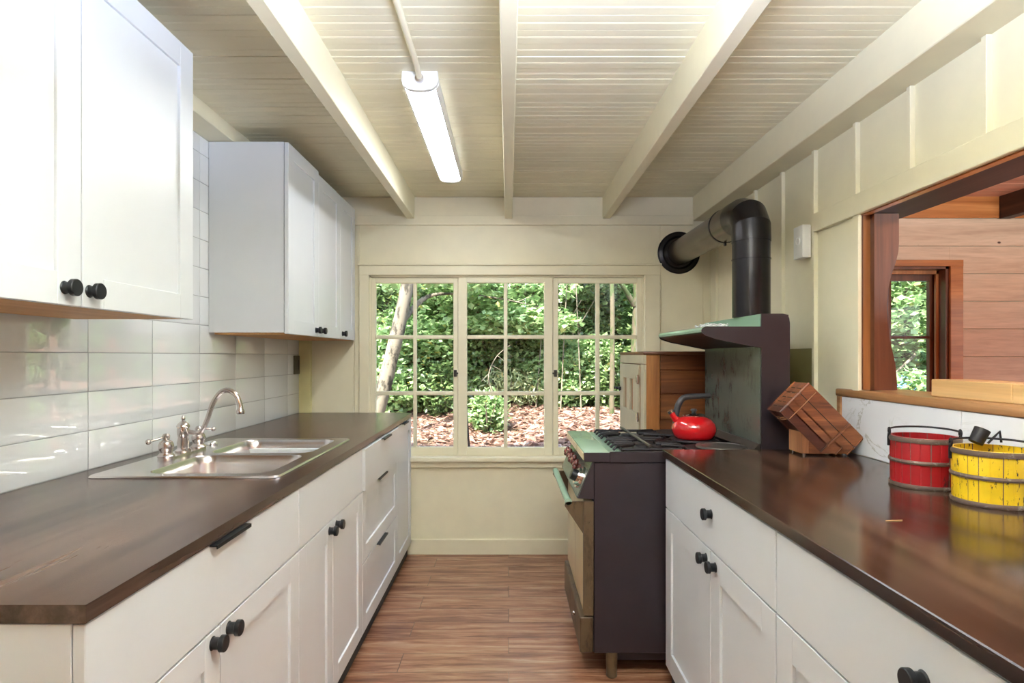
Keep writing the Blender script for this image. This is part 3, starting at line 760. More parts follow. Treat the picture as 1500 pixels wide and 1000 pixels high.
# back box + shelf
prof = [(1.0,.858), (1.0,1.311), (.823,1.346), (.775,1.362), (.765,1.372), (.763,1.383), (.768,1.391), (.780,1.396), (1.0,1.396), (1.0,1.447), (1.085,1.447), (1.102,1.443), (1.110,1.430), (1.113,1.41), (1.113,.858)]
for yy in (Y0-.002, Y1-.006):
    G().prism(prof, 'y', yy, yy+.008).make('end_panel', 'stoveblack', st)
G().box(1.004, 1.112, Y0+.006, Y1-.006, .88, 1.444, .002).make('back_box', 'stoveblack', st)
G().box(.998, 1.005, Y0+.006, Y1-.006, .93, 1.33, 0).make('back_panel', 'greengrey', st, label='tarnished grey green splash panel')
G().prism([(.997,1.397), (.997,1.446), (1.004,1.446), (1.004,1.397)], 'y', Y0+.006, Y1-.006).make('back_rail', 'green', st)
G().prism([(.998,.905), (.972,.900), (.972,.904), (.994,.930), (.998,.930)], 'y', Y0+.008, Y1-.008).make('base_trim', 'darkmetal', st)
G().prism([(.999,1.315), (.824,1.350), (.778,1.366), (.772,1.370), (.999,1.386)], 'y', Y0+.006, Y1-.006).make('shelf_underside', 'stoveblack', st)
G().prism([(.999,1.386), (.772,1.370), (.764,1.374), (.762,1.383), (.767,1.392), (.780,1.397), (.999,1.397)], 'y', Y0+.006, Y1-.006).make('shelf', 'green', st, label='mint green high shelf')
# grates
def grate(cx, cy, parent):
    g = G(); z0, z1 = .903, .918; hx, hy = .150, .150
    for sx in (-1, 1):
        for dy in (-.105, -.035, .035, .105):
            ya = cy+dy; yb = cy+dy*.55
            xo = cx+sx*hx; xi = cx+sx*(.045 if abs(dy) < .05 else .060)
            g.tube([(xo, ya, .897), (xo-sx*.012, ya, .911), (xi+sx*.02, (ya+yb)/2, .912), (xi, yb, .910)], .006, 8)
        g.tube([(cx+sx*(hx-.03), cy-.135, .905), (cx+sx*(hx-.03), cy+.135, .905)], .0055, 8)
    for sy in (-1, 1):
        g.tube([(cx-.12, cy+sy*.135, .905), (cx+.12, cy+sy*.135, .905)], .006, 8)
        g.tube([(cx, cy+sy*.135, .905), (cx, cy+sy*.05, .911)], .006, 8)
        for sx in (-1, 1): g.tube([(cx+sx*.118, cy+sy*.133, .907), (cx+sx*.118, cy+sy*.133, .888)], .006, 8)
    o = g.make('grate', 'iron', parent)
    for dx in (-.065, .065) if False else (0,):
        G().lathe([(0,.888), (.052,.888), (.050,.894), (.036,.898), (.034,.904), (.0,.905)], (cx+dx, cy, 0), 'z', 24).make('burner', 'iron', parent)
grate(.575, 2.545, st); grate(.575, 2.880, st)
G().tube([(.565, Y0+.015, .921), (.560, 2.62, .924), (.560, 2.80, .924), (.565, Y1-.04, .921)], .0055, 8).make('grate_bar', 'iron_bright', st)
for (x, y) in ((.845, 2.52), (.845, 2.735), (.845, 2.94)):
    G().lathe([(0,.888), (.11,.888), (.112,.897), (.104,.900), (.102,.896), (0,.896)], (x, y, 0), 'z', 40).make('burner_well', 'iron', st)
G().lathe([(0,.898), (.100,.898), (.103,.902), (.101,.908), (.085,.909), (.083,.906), (0,.906)], (.885, 2.50, 0), 'z', 40).make('round_plate', 'iron_bright', st, label='round iron cover plate, nearest burner')
G().lathe([(0,.898), (.100,.898), (.103,.902), (.101,.907), (0,.907)], (.830, 2.715, 0), 'z', 40).make('round_plate', 'iron', st)
G().lathe([(0,.898), (.098,.898), (.100,.902), (.098,.908), (0,.909)], (.800, 2.94, 0), 'z', 40).make('round_plate', 'iron', st)
# tangle on shelf
pts = []
for i in range(90):
    a = i*.9; pts.append((.80+.045*math.sin(a*.37)+.05, 2.52+.075*math.sin(a*.23+1), 1.4015+.005*(1+math.sin(a*1.7))))
o = G().tube(pts, .0022, 6).make('twine', 'greengrey', at=(.85, 2.52, 1.397)); o['label'] = 'small pale tangle of twine on the stove shelf'; o['category'] = 'twine'
o.data.materials.clear(); o.data.materials.append(MT['marble'])

# kettle
kx, ky, kz = .838, 2.718, .9075
kt = thing('kettle', 'glossy red kettle with dark arched handle on the stove', 'kettle', (kx, ky, kz))
G().lathe([(0,.0), (.078,.0), (.084,.003), (.093,.018), (.099,.038), (.099,.052), (.093,.070), (.080,.086), (.062,.097), (.045,.103), (0,.103)], (kx, ky, kz), 'z', 48).make('body', 'redkettle', kt)
ld = G().lathe([(0,.1025), (.050,.1025), (.051,.106), (.040,.111), (.018,.115), (0,.116)], (kx, ky, kz), 'z', 36).make('lid', 'chrome', kt, label='chrome lid')
G().lathe([(0,.114), (.008,.114), (.010,.122), (.015,.126), (.012,.132), (0,.134)], (kx, ky, kz), 'z', 20).make('lid_knob', 'blackplastic', ld)
s0 = Vector((kx-.070, ky, kz+.072)); s1 = Vector((kx-.103, ky, kz+.118))
sp_ = G().tube([s0, s0.lerp(s1, .5), s1], .02, 18, radii=[.021,.016,.0125]).make('spout', 'redkettle', kt)
G().tube([s1-(s1-s0)*.05, s1+(s1-s0)*.18], .013, 18, radii=[.0145,.0135]).make('spout_cap', 'nickel', sp_)
hp = bez([(kx-.082,ky,kz+.062), (kx-.079,ky,kz+.110), (kx-.068,ky,kz+.155), (kx-.045,ky,kz+.182), (kx-.005,ky,kz+.189), (kx+.04,ky,kz+.191), (kx+.073,ky,kz+.192)], 48)
G().tube(hp, .01, 14, radii=[.014-.0035*abs(i/len(hp)-.3) for i in range(len(hp))]).make('handle', 'blackplastic', kt)

# stove pipe
sp = thing('stove_pipe', 'black stove pipe rising from the range and bending into the back wall', 'stove pipe', (1.06, 2.62, 1.447))
px, py, R = 1.058, 2.62, .0785
G().tube([(px, py, 1.4475), (px, py, 1.78)], R, 40).make('upright_section', 'pipeblack', sp)
for zz in (1.700, 1.785): G().lathe([(R-.001,-.003), (R+.0025,-.002), (R+.0025,.002), (R-.001,.003)], (px, py, zz), 'z', 40).make('seam_ring', 'pipeblack', sp)
el = [(px, py, 1.779), (px, py, 1.812)]
end = Vector((1.10, D-.004, 1.945)); st_ = Vector((px+.006, py+.175, 1.915))
cs = [(px, py, 1.775), (px, py+.002, 1.842), (px+.002, py+.042, 1.893), (px+.005, py+.105, 1.912), (px+.006, py+.175, 1.915)]
g = G(); g.tube(cs, R+.0025, 40); el_ = g.make('elbow', 'pipeblack', sp, 12)
G().tube([st_+Vector((0,-.01,0)), st_.lerp(end, .16)], R+.002, 40).make('collar_section', 'pipebrown', sp)
G().tube([st_.lerp(end, .13), end-Vector((0,.02,0))], R-.001, 40).make('wall_section', 'pipebrown', sp, label='browned steel horizontal section')
c0 = st_.lerp(end, .16); dr = (end-st_).normalized()
g = G(); g.tube([c0-dr*.006, c0+dr*.006], R+.005, 40); g.box(c0.x-.005, c0.x+.005, c0.y-.008, c0.y+.008, c0.z-R-.018, c0.z-R+.002, .001)
g.make('clamp', 'pipeblack', sp)
G().lathe([(0,.0), (.135,.0), (.138,.004), (.132,.009), (.128,.006), (.108,.012), (.100,.008), (.09,.024), (.082,.030), (0,.03)], (1.10, D-.001, 1.945), 'y', 48, -1).make('wall_flange', 'pipeblack', sp, label='black round wall flange')

# ------------------------------------------------------------------ icebox
ib = thing('icebox', 'old oak icebox with cream painted front, behind the stove', 'icebox', (.98, 3.42, 0))
IX, IY0, IY1, IZ = .697, 3.10, 3.75, 1.285
G().box(IX+.012, 1.28, IY0+.018, IY1, .06, IZ, .002).make('body', 'oak', ib)
G().box(IX-.004, 1.285, IY0-.006, IY1+.004, IZ, IZ+.018, .005, 2).make('top', 'oak', ib)
g = G(); g.box(IX+.013, IX+.085, IY0, IY0+.02, .0, IZ, .003); g.box(1.20, 1.28, IY0, IY0+.02, .0, IZ, .003); g.box(IX+.013, IX+.085, IY1-.03, IY1+.001, .0, .08); g.box(1.20, 1.28, IY1-.03, IY1+.001, .0, .08)
g.make('corner_post', 'oak_z', ib)
g = G()
for a, b2 in ((1.210, IZ), (1.086, 1.201), (.95, 1.077), (.2, .90), (.06, .195)):
    g.box(IX+.088, 1.198, IY0+.006, IY0+.019, a, b2, .002)
g.make('side_panel', 'oak', ib)
# painted front facing -X
g = G(); g.box(IX, IX+.014, IY0+.001, IY1, .06, .10, .001); g.box(IX, IX+.014, IY0+.0, IY0+.075, .10, 1.235, .002); g.box(IX, IX+.014, IY1-.03, IY1, .10, 1.235, .002); g.box(IX, IX+.014, IY0, IY1, 1.238, IZ, .002)
g.make('front_frame', 'creamold', ib)
G().box(IX+.004, IX+.014, IY0+.074, IY0+.11, .12, 1.22).make('hinge_rebate', 'oak_z', ib)
g = G(); y0, y1 = IY0+.105, IY1-.032; x0, x1 = IX-.008, IX+.012
sl = [(3.335,3.425), (3.515,3.61)]
for zlo, zhi in ((.66, 1.232), (.12, .65)):
    a, b2 = (.975, 1.152) if zlo > .6 else (.2, .56)
    g.box(x0, x1, y0, y1, zlo, a, .002); g.box(x0, x1, y0, y1, b2, zhi, .002)
    g.box(x0, x1, y0, sl[0][0], a, b2, .002); g.box(x0, x1, sl[0][1], sl[1][0], a, b2, .002); g.box(x0, x1, sl[1][1], y1, a, b2, .002)
dr_ = g.make('door', 'creamold', ib)
g = G()
for a, b2 in sl: g.box(IX+.006, IX+.013, a-.002, b2+.002, .974, 1.153)
g.make('slot_panel', 'oak_z', dr_, label='orange wood slot panel')
for zz in (1.155, .955):
    g = G(); g.box(IX-.014, IX-.006, IY0+.085, IY0+.135, zz-.02, zz+.02, .003); g.frustum((IX-.012, IY0+.092, zz-.024), (IX-.012, IY0+.092, zz+.024), .006, seg=12)
    g.make('hinge', 'nickel', dr_, label='tarnished metal hinge')
g = G(); g.box(IX-.02, IX-.006, IY1-.075, IY1-.03, 1.07, 1.09, .002); g.frustum((IX-.02, IY1-.055, 1.08), (IX-.045, IY1-.045, 1.085), .006, .008, 12)
g.make('latch', 'iron', dr_)

# ------------------------------------------------------------------ knife block
kb = thing('knife_block', 'slanted brown wooden knife block bound with copper wire on the right worktop', 'knife block', (1.17, 2.25, CT))
yn, yf = 2.20, 2.308
A_ = Vector((1.100, 0, 1.174)); u = Vector((1,0,-1)).normalized(); w = Vector((-1,0,-1.0)).normalized()
A_ = Vector((1.098, 0, 1.176))
Lb, Hb = .280, .140
def blk(g, s0, s1, t0, t1, ya, yb, bev=.004):
    """box in block coordinates: s along the length, t down across"""
    r = bmesh.ops.create_cube(g.bm, size=1); vs = r['verts']
    for v in vs:
        s_ = (s0+s1)/2+v.co.x*(s1-s0); t_ = (t0+t1)/2+v.co.z*(t1-t0); yy = (ya+yb)/2+v.co.y*(yb-ya)
        v.co = Vector((A_.x, yy, A_.z))+u*s_+w*t_
    if bev:
        es = list({e for v in vs for e in v.link_edges}); bmesh.ops.bevel(g.bm, geom=es, offset=bev, segments=2, profile=.5, affect='EDGES')
def ends(s0, s1, t0, t1, ya, yb, mat, nm, bev=.005):
    g = G(); blk(g, s0, s1, t0, t1, ya, yb, bev)
    return g.make(nm, mat, kb)
g = G(); blk(g, .012, Lb-.012, .005, .080, yn+.014, yf-.004, .003); blk(g, .012, .200, .075, Hb-.005, yn+.014, yf-.004, .003)
g.make('core', 'shade_dark', kb)
for (t0, t1, mt_, se) in ((0, .038, 'acacia', Lb), (.051, .078, 'acacia', Lb), (.083, .107, 'acacia', Lb-.03), (.112, Hb, 'acacia_d', Lb-.07)):
    ends(0, .204 if se > .2 else .18, t0, t1, yn, yf, mt_, 'slat')
    if se > .215: ends(.212, se, t0, t1, yn, yf, mt_, 'slat')
# slots in the upper end
g = G()
for k in range(5):
    t_ = .022+.024*k; blk(g, -.0008, .002, t_, t_+.003, yn+.02+.012*(k % 2), yn+.055, 0)
    blk(g, -.0008, .002, t_, t_+.003, yn+.07, yn+.095, 0)
g.make('knife_slot', 'shade_dark', kb)
def ptb(s_, t_, yy): return Vector((A_.x, yy, A_.z))+u*s_+w*t_
s_ = .040; e_ = .0012
wp = [ptb(s_,-e_,yn+.004), ptb(s_,.004,yn-e_), ptb(s_,Hb*.5,yn-.0025), ptb(s_,Hb-.004,yn-e_), ptb(s_,Hb+e_,yn+.004), ptb(s_,Hb+e_,yf-.004), ptb(s_,Hb-.004,yf+e_), ptb(s_,.004,yf+e_), ptb(s_,-e_,yf-.004)]
g = G().tube(wp, .0014, 8, True)
hk = ptb(s_-.006, Hb+.004, yn+.02)
g.tube([hk+Vector((.012*math.cos(a)-.004, .010*math.sin(a), .004*math.sin(a*2))) for a in [k*2*PI/14 for k in range(14)]], .0013, 8, True)
g.tube([ptb(s_,Hb+.002,yn+.01), ptb(s_-.004,Hb+.012,yn+.03), ptb(s_-.012,Hb+.014,yn+.055)], .0014, 8)
g.make('wire', 'copper', kb, label='copper wire loop')
# foot block
G().prism([(1.076,CT+.008), (1.196,CT+.008), (1.176,CT+.030), (1.098,CT+.104), (1.076,CT+.104)], 'y', yn+.003, yf-.003).make('base', 'acacia_l', kb, label='lighter foot block')
G().prism([(1.100,CT+.0075), (1.250,CT+.0075), (1.1015,CT+.100)], 'y', yn+.002, yn+.010).make('cheek', 'acacia', kb)
for x in (1.088, 1.235):
    for y in (yn+.012, yf-.012):
        G().frustum((x, y, CT), (x, y, CT+.0085), .005, seg=12).make('foot', 'nickel', kb)

# ------------------------------------------------------------------ buckets
def bucket(name, label, cx, cy, r, h, mat, ang):
    t = thing(name, label, 'bucket', (cx, cy, CT), 'painted wooden buckets')
    g = G(); n = 22
    prof = lambda rr: [(0,.008), (rr*.90,.008), (rr*.93,h), (rr,h), (rr*.97,.0), (rr*.5,.0), (0,.0)]
    g.lathe([(0,.0), (r*.975,.0), (r*.985,h*.5), (r,h-.001), (r*.995,h), (r*.915,h), (r*.90,.012), (0,.012)], (cx, cy, CT), 'z', 264)
    # groove between staves
    for v in g.bm.verts:
        dx, dy = v.co.x-cx, v.co.y-cy; rr = math.hypot(dx, dy)
        if rr > r*.9:
            a = (math.atan2(dy, dx)/(2*PI)*n) % 1
            k = 1-.012*(1 if (a < .05 or a > .95) else 0)
            v.co.x = cx+dx*k; v.co.y = cy+dy*k
    n_ = 0
    for f_ in g.bm.faces:
        c_ = f_.calc_center_median(); dx, dy = c_.x-cx, c_.y-cy
        if math.hypot(dx, dy) > r*.88:
            q_ = math.atan2(dy, dx)/(2*PI)*n; a = q_ % 1
            if a < .08 and (int(math.floor(q_))*7) % 5 < 3: f_.material_index = 1
    g.make('staves', [mat, 'hoop'], t)
    for zc, w_ in ((.006,.011), (h*.52,.010), (h-.007,.013)):
        rr = r*(.978+.022*zc/h)+.0005
        G().lathe([(rr-.002,-w_/2), (rr+.0022,-w_/2), (rr+.0038,0), (rr+.0022,w_/2), (rr-.002,w_/2)], (cx, cy, CT+zc), 'z', 64).make('hoop', 'hoop', t)
    ca, sa = math.cos(ang), math.sin(ang); e1 = Vector((ca, sa, 0)); e2 = Vector((-sa, ca, 0))
    rr = r+.008; zE = CT+h+.011
    for sg in (-1, 1):
        p = Vector((cx, cy, zE))+e1*rr*sg*.93
        g = G(); g.tube([p+Vector((0,0,.009*math.sin(a)))+e1*.0*sg+e2*.009*math.cos(a) for a in [k*2*PI/12 for k in range(12)]], .0026, 8, True)
        q = Vector((cx, cy, 0))+e1*(r+.003)*sg
        g.tube([p+Vector((0,0,-.006)), Vector((q.x, q.y, zE-.018)), Vector((q.x, q.y, zE-.042))], .004, 8)
        if sg == 1:
            g.tube([Vector((q.x, q.y, zE-.02)), Vector((q.x, q.y, zE-.045))+e2*.016], .003, 8); g.tube([Vector((q.x, q.y, zE-.02)), Vector((q.x, q.y, zE-.045))-e2*.016], .003, 8)
        g.make('ear', 'iron', t)
    return t, e1, e2, zE, rr
t, e1, e2, zE, rr = bucket('red_bucket', 'worn red wooden bucket with iron bail, left of the yellow one', 1.176, 1.70, .084, .140, 'redpail', math.radians(-20))
pts = []
for k in range(25):
    a = PI*k/24; pts.append(Vector((1.176, 1.70, zE))+e1*(-math.cos(a)*rr*.93)+e2*(math.sin(a)*.055)+Vector((0,0,.007*math.sin(a)+.002)))
G().tube(pts, .0028, 8).make('bail', 'iron', t, label='dark iron bail handle')
t, e1, e2, zE, rr = bucket('yellow_bucket', 'chipped yellow wooden bucket with rusty hoops, cut by the right edge', 1.207, 1.50, .084, .136, 'yellowpail', math.radians(-22))
pts = []
for k in range(25):
    a = PI*k/24; pts.append(Vector((1.207, 1.50, zE))+e1*(-math.cos(a)*rr*.93)+e2*(math.sin(a)*.045)+Vector((0,0,.006*math.sin(a)+.002)))
G().tube(pts, .0028, 8).make('bail', 'iron', t, label='dark iron bail handle')
m1 = pts[11]
g = G(); g.tube([m1+Vector((-.012,0,-.012)), m1+Vector((.006,.0,.022))], .017, 16, radii=[.0165,.0185]); g.tube([m1+Vector((.012,-.01,-.012)), m1+Vector((.026,-.01,.002)), m1+Vector((.042,-.01,.018)), m1+Vector((.046,-.01,-.01))], .0028, 8)
g.make('grip', 'iron', t, label='black iron grip')

# ------------------------------------------------------------------ outside
def hz(x, y):
    if y < 4: base_ = .2
    else: base_ = .2+.12*(y-4)
    if y > 7.6: base_ += .62*(y-7.6)
    return base_+.05*math.sin(x*1.7+y)+.03*math.sin(x*4.1-y*2.3)
g = G(); bm = g.bm; nx, ny = 70, 70; grid = []
for j in range(ny+1):
    row = []
    for i in range(nx+1):
        x = -12+30*i/nx; y = OUT+.005+18*(j/ny)**1.3
        row.append(bm.verts.new((x, y, hz(x, y))))
    grid.append(row)
for j in range(ny):
    for i in range(nx): bm.faces.new((grid[j][i], grid[j][i+1], grid[j+1][i+1], grid[j+1][i]))
gh = g.make('hillside', 'litter', None, 60, **S)

def leaves(name, centers, n, size, mat, parent=None, flat=.5, at=None, asp=.42, props=None):
    """centers: list of (center, radii). one mesh of folded leaf blades"""
    vs, fs = [], []
    off = Vector((0,0,0))
    if parent:
        p = parent
        while p: off += p.location; p = p.parent
    elif at: off = Vector(at)
    for _ in range(n):
        c_, rd = random.choice(centers)
        while True:
            q = Vector((random.uniform(-1,1), random.uniform(-1,1), random.uniform(-1,1)))
            if .25 < q.length < 1: break
        p = Vector((c_[0]+q.x*rd[0], c_[1]+q.y*rd[1], c_[2]+q.z*rd[2]))
        gz = hz(p.x, p.y)+.01
        if p.z < gz: p.z = gz+random.random()*.15
        for _k in range(3 if flat > .3 else 1):
            s = size*random.uniform(.6, 1.3)
            d = Vector((random.gauss(0,1), random.gauss(0,1), random.gauss(0,1)*(1-flat)-.2)).normalized()
            side = d.cross(Vector((random.gauss(0,.5), random.gauss(0,.5), 1))).normalized()*s*asp
            nn = d.cross(side).normalized()*s*.1
            o_ = p-off; k = len(vs)
            vs += [o_, o_+d*s*.45+side+nn, o_+d*s, o_+d*s*.45-side+nn]
            fs += [(k, k+1, k+2), (k, k+2, k+3)]
    me = bpy.data.meshes.new(name); me.from_pydata([tuple(v) for v in vs], [], fs); me.materials.append(MT[mat])
    o = bpy.data.objects.new(name, me); C.objects.link(o)
    if parent: o.parent = parent
    elif at: o.location = at
    for k, v in (props or {}).items(): o[k] = v
    return o
def trunk(name, pts, radii, mat, parent, branches=()):
    g = G().tube(bez(pts, 24), 0, 12, radii=None) if False else G()
    P_ = bez(pts, 30); n = len(P_); rad = [radii[0]+(radii[1]-radii[0])*i/(n-1)+random.uniform(-.006,.006)*radii[0]*4 for i in range(n)]
    g.tube(P_, 0, 12, radii=rad)
    for b_ in branches:
        B_ = bez(list(b_), 12); g.tube(B_, 0, 7, radii=[.035*(1-i/len(B_))+.004 for i in range(len(B_))])
    return g.make(name, mat, parent, 60)
def tree(label, x, y, top, r, crowns, n, size, leaf, bark, branches=(), name='tree', group='trees on the hillside', flat=.6):
    zb = hz(x, y)-.08
    t = thing(name, label, 'tree', (x, y, hz(x, y)), group)
    mid_ = (x+(top[0]-x)*.45+.04, y+(top[1]-y)*.45, zb+(top[2]-zb)*.45)
    trunk('trunk', [(x, y, zb), mid_, top], (r, r*.7), bark, t, branches)
    leaves('foliage', crowns, n, size, leaf, t, flat)
    return t
tree('pale leaning tree trunk seen through the left sash', -1.42, 6.0, (-.80, 6.15, 3.2), .082,
     [((-1.2,6.6,2.5), (.9,.5,.5)), ((-.5,6.4,2.35), (.5,.4,.4))], 500, .085, 'leafA', 'bark', [((-1.1,6.05,1.6), (-.85,6.3,1.9), (-.5,6.5,1.95))])
tree('leafy maple with bright sprays behind the left and middle sashes', -.55, 8.3, (-.3, 8.4, 5.2), .09,
     [((-.9,7.6,2.35), (1.1,.6,.28)), ((-.1,7.4,2.1), (1.0,.5,.26)), ((-.6,7.8,1.75), (1.2,.5,.24)), ((.2,7.2,1.70), (.7,.4,.2)), ((-1.2,7.5,1.5), (.7,.4,.25)), ((-.2,7.7,2.8), (1.4,.8,.3))], 3000, .08, 'leafA', 'barkdark', [((-.5,8.3,2.2), (0,7.9,2.3), (.7,7.6,2.25)), ((-.5,8.3,1.9), (-.9,8,2.2), (-1.4,7.8,2.3))])
tree('mossy tree trunk behind the right sash', 1.52, 7.3, (1.62, 7.5, 4.0), .085,
     [((1.5,8.0,2.4), (.8,.6,.5)), ((1.9,7.7,1.7), (.5,.5,.4))], 900, .07, 'leafB', 'barkdark', [((1.54,7.35,1.9), (1.3,7.2,2.2), (1.0,7.1,2.35)), ((1.56,7.4,2.2), (1.8,7.3,2.5), (2.1,7.2,2.6))])
tree('slim grey trunk left of the mossy trunk in the right sash', 1.20, 7.0, (1.16, 7.2, 4.0), .032,
     [((1.0,7.6,2.5), (.6,.5,.4))], 500, .07, 'leafB', 'barkdark')
tree('dark bay tree behind the middle sash', .4, 9.6, (.5, 9.6, 6.0), .11,
     [((.2,9.2,2.6), (1.6,.8,.7)), ((1.2,8.9,2.1), (1.0,.8,.7)), ((-.8,9.3,3.2), (1.5,.8,.8)), ((1.3,9.3,3.4), (1.3,.8,.8))], 4500, .08, 'leafB', 'barkdark')
tree('tall bay tree far left of the window view', -2.6, 9.0, (-2.4, 9.0, 6.0), .12,
     [((-2.3,8.6,2.8), (1.3,.8,1.0)), ((-1.6,8.9,2.0), (1.0,.7,.6)), ((-2.9,8.6,1.6), (1.1,.7,.5))], 3800, .09, 'leafB', 'barkdark')
tree('bay tree filling the view between the two windows', 3.0, 9.2, (3.1, 9.2, 6.0), .12,
     [((2.6,8.8,2.6), (1.3,.9,1.1)), ((3.6,8.8,2.2), (1.2,.9,.9)), ((2.4,8.8,1.3), (1.0,.7,.5))], 4200, .085, 'leafB', 'barkdark')
tree('sunlit leafy tree seen through the dining room window', 5.2, 7.9, (5.1, 8.0, 5.0), .07,
     [((5.0,7.6,2.1), (1.1,.7,.9)), ((5.4,7.8,1.5), (1.2,.6,.5)), ((4.3,7.6,2.2), (.8,.6,.8)), ((5.6,8.1,2.9), (1.2,.7,.7))], 4200, .09, 'leafA', 'bark', [((5.15,7.9,1.7), (4.9,7.5,1.9), (4.5,7.2,2.0)), ((5.15,7.9,1.3), (5.0,7.4,1.3), (4.6,7.2,1.05))])
tree('far tree behind the sunlit one beyond the dining room window', 7.0, 10.5, (7.0, 10.5, 7.0), .12,
     [((6.6,10.2,3.2), (1.8,1,1.6)), ((7.6,10.0,2.4), (1.6,1,1.0))], 3500, .11, 'leafB', 'barkdark')
for i, (x, y, w_, h_, n, sz, lf, lab) in enumerate([
    (-1.7, 7.3, .7, .42, 1100, .07, 'leafA', 'bright green bush low behind the left sash, at the leaning trunk'),
    (-.75, 7.4, .6, .38, 900, .065, 'leafB', 'low dark bush behind the left sash, right of the leaning trunk'),
    (-.22, 6.4, .22, .26, 420, .055, 'leafA', 'small green bush beside the thin dark pole outside'),
    (.0, 7.35, .45, .26, 1500, .08, 'leafC', 'pale grassy bush in the middle sash'),
    (.75, 8.0, .6, .55, 1400, .06, 'leafB', 'round bush right of the middle of the window view'),
    (1.05, 7.7, .5, .50, 1200, .06, 'leafA', 'bright bush behind the right sash'),
    (2.0, 7.8, .7, .5, 1200, .07, 'leafB', 'bush at the right edge of the kitchen window'),
    (3.4, 6.8, .8, .6, 1500, .07, 'leafA', 'bush hidden low between the windows outside'),
    (4.3, 6.3, .5, .35, 900, .06, 'leafA', 'low bush below the dining room window view'),
    (-.1, 7.75, .7, .5, 2600, .06, 'leafB', 'dark leafy bush below the forked white branch'),
    (.55, 7.6, .6, .5, 2400, .06, 'leafA', 'leafy bush left of the stile between middle and right sash'),
    (-.95, 7.65, .6, .5, 2200, .065, 'leafA', 'leafy bush right of the leaning trunk, halfway up the slope'),
    (1.45, 7.6, .6, .45, 2000, .055, 'leafB', 'small leaved bush at the foot of the mossy trunk'),
    (-1.0, 8.3, .9, .75, 2400, .075, 'leafA', 'tall bright bush behind the gap left of the middle sash'),
    (.15, 8.7, .9, .85, 2600, .07, 'leafB', 'tall bush straight behind the middle sash'),
    (.95, 8.6, .8, .8, 2400, .07, 'leafC', 'tall pale bush behind the sash stile right of centre'),
    (-2.1, 8.2, .8, .8, 2000, .075, 'leafB', 'tall bush behind the leaning trunk'),
    (1.75, 8.5, .7, .8, 2000, .07, 'leafA', 'tall bush behind the mossy trunk'),
    (6.3, 8.8, 1.2, .7, 1800, .08, 'leafA', 'broad bush behind the blue tarp'),
    (-3.0, 7.4, .9, .7, 1500, .08, 'leafB', 'bush at the far left outside the kitchen window')]):
    z = hz(x, y)
    t = thing('shrub', lab, 'shrub', (x, y, z), 'shrubs on the slope')
    g = G()
    for k in range(9):
        a = random.uniform(0, 2*PI); g.tube([(x, y, z-.02), (x+math.cos(a)*w_*.3, y+math.sin(a)*.15, z+h_*.6), (x+math.cos(a)*w_*.7, y+math.sin(a)*.25, z+h_*1.3)], 0, 6, radii=[.012,.009,.003])
    g.make('stem', 'bark', t)
    leaves('foliage', [((x, y, z+h_*.8), (w_, w_*.6, h_))], n, sz, lf, t, .35 if lf != 'leafC' else .1, asp=.42 if lf != 'leafC' else .13)
# ground cover far up the slope, and dry leaves: uncountable
cs = [((random.uniform(-5,9), y, hz(0, y)+.25), (1.8,.6,.5)) for y in [8.5+.28*k for k in range(22)] for _ in range(4)]
o = leaves('undergrowth', cs, 30000, .12, 'leafB', None, .45, (0, 9, 0)); o['kind'] = 'stuff'; o['label'] = 'dense green undergrowth covering the slope outside'; o['category'] = 'undergrowth'
vs, fs = [], []
for _ in range(22000):
    y = 4.6+random.random()**1.2*4.0; x = random.uniform(-3.2, 5.6); z = hz(x, y)+random.uniform(.0,.035); s = random.uniform(.025,.07)
    a = random.uniform(0, 2*PI); d_ = Vector((math.cos(a), math.sin(a), random.uniform(-.45,.45)))*s; q = Vector((-math.sin(a), math.cos(a), random.uniform(-.5,.5)))*s*.4
    p = Vector((x, y, z)); k = len(vs); vs += [tuple(p-d_), tuple(p+q), tuple(p+d_), tuple(p-q+Vector((0,0,.008)))]; fs += [(k,k+1,k+2), (k,k+2,k+3)]
me = bpy.data.meshes.new('dry_leaves'); me.from_pydata(vs, [], fs); me.materials.append(MT['leafD'])
o = bpy.data.objects.new('dry_leaves', me); C.objects.link(o); o['kind'] = 'stuff'; o['label'] = 'dry fallen leaves littering the slope outside the window'; o['category'] = 'leaves'
# pole and dead branches, tarp
o = G().tube([(-.36, 5.6, hz(-.36,5.6)-.02), (-.40, 5.6, .90), (-.43, 5.6, 1.05)], .010, 10).make('pole', 'black', at=(-.36, 5.6, hz(-.36,5.6)))
o['label'] = 'thin dark pole leaning outside the middle sash'; o['category'] = 'pole'
def dead(label, pts, subs, r=.010):
    g = G(); P_ = bez(pts, 20); g.tube(P_, 0, 8, radii=[r*(1-.7*i/len(P_)) for i in range(len(P_))])
    for s_ in subs: g.tube([s_[0], s_[1]], 0, 6, radii=[r*.5, r*.2])
    o = g.make('dead_branch', 'bark', at=pts[0]); o['label'] = label; o['category'] = 'branch'; o['group'] = 'bare branches outside'
y = 6.6
dead('forked bare white branch hanging in the centre of the middle sash', [(-.10,y,.72), (-.22,y,1.02), (-.14,y,1.26), (.02,y,1.40)],
     [((-.20,y,1.10), (-.30,y,1.00)), ((-.19,y,1.18), (-.08,y,1.12)), ((-.12,y,1.28), (-.02,y,1.20)), ((-.05,y,1.34), (.04,y,1.27))], .009)
dead('long thin bare branch crossing high in the middle sash', [(-.35,7.0,1.98), (.0,7.0,1.93), (.45,7.0,1.82)], [((.1,7.0,1.91), (.3,7.0,1.98))], .012)
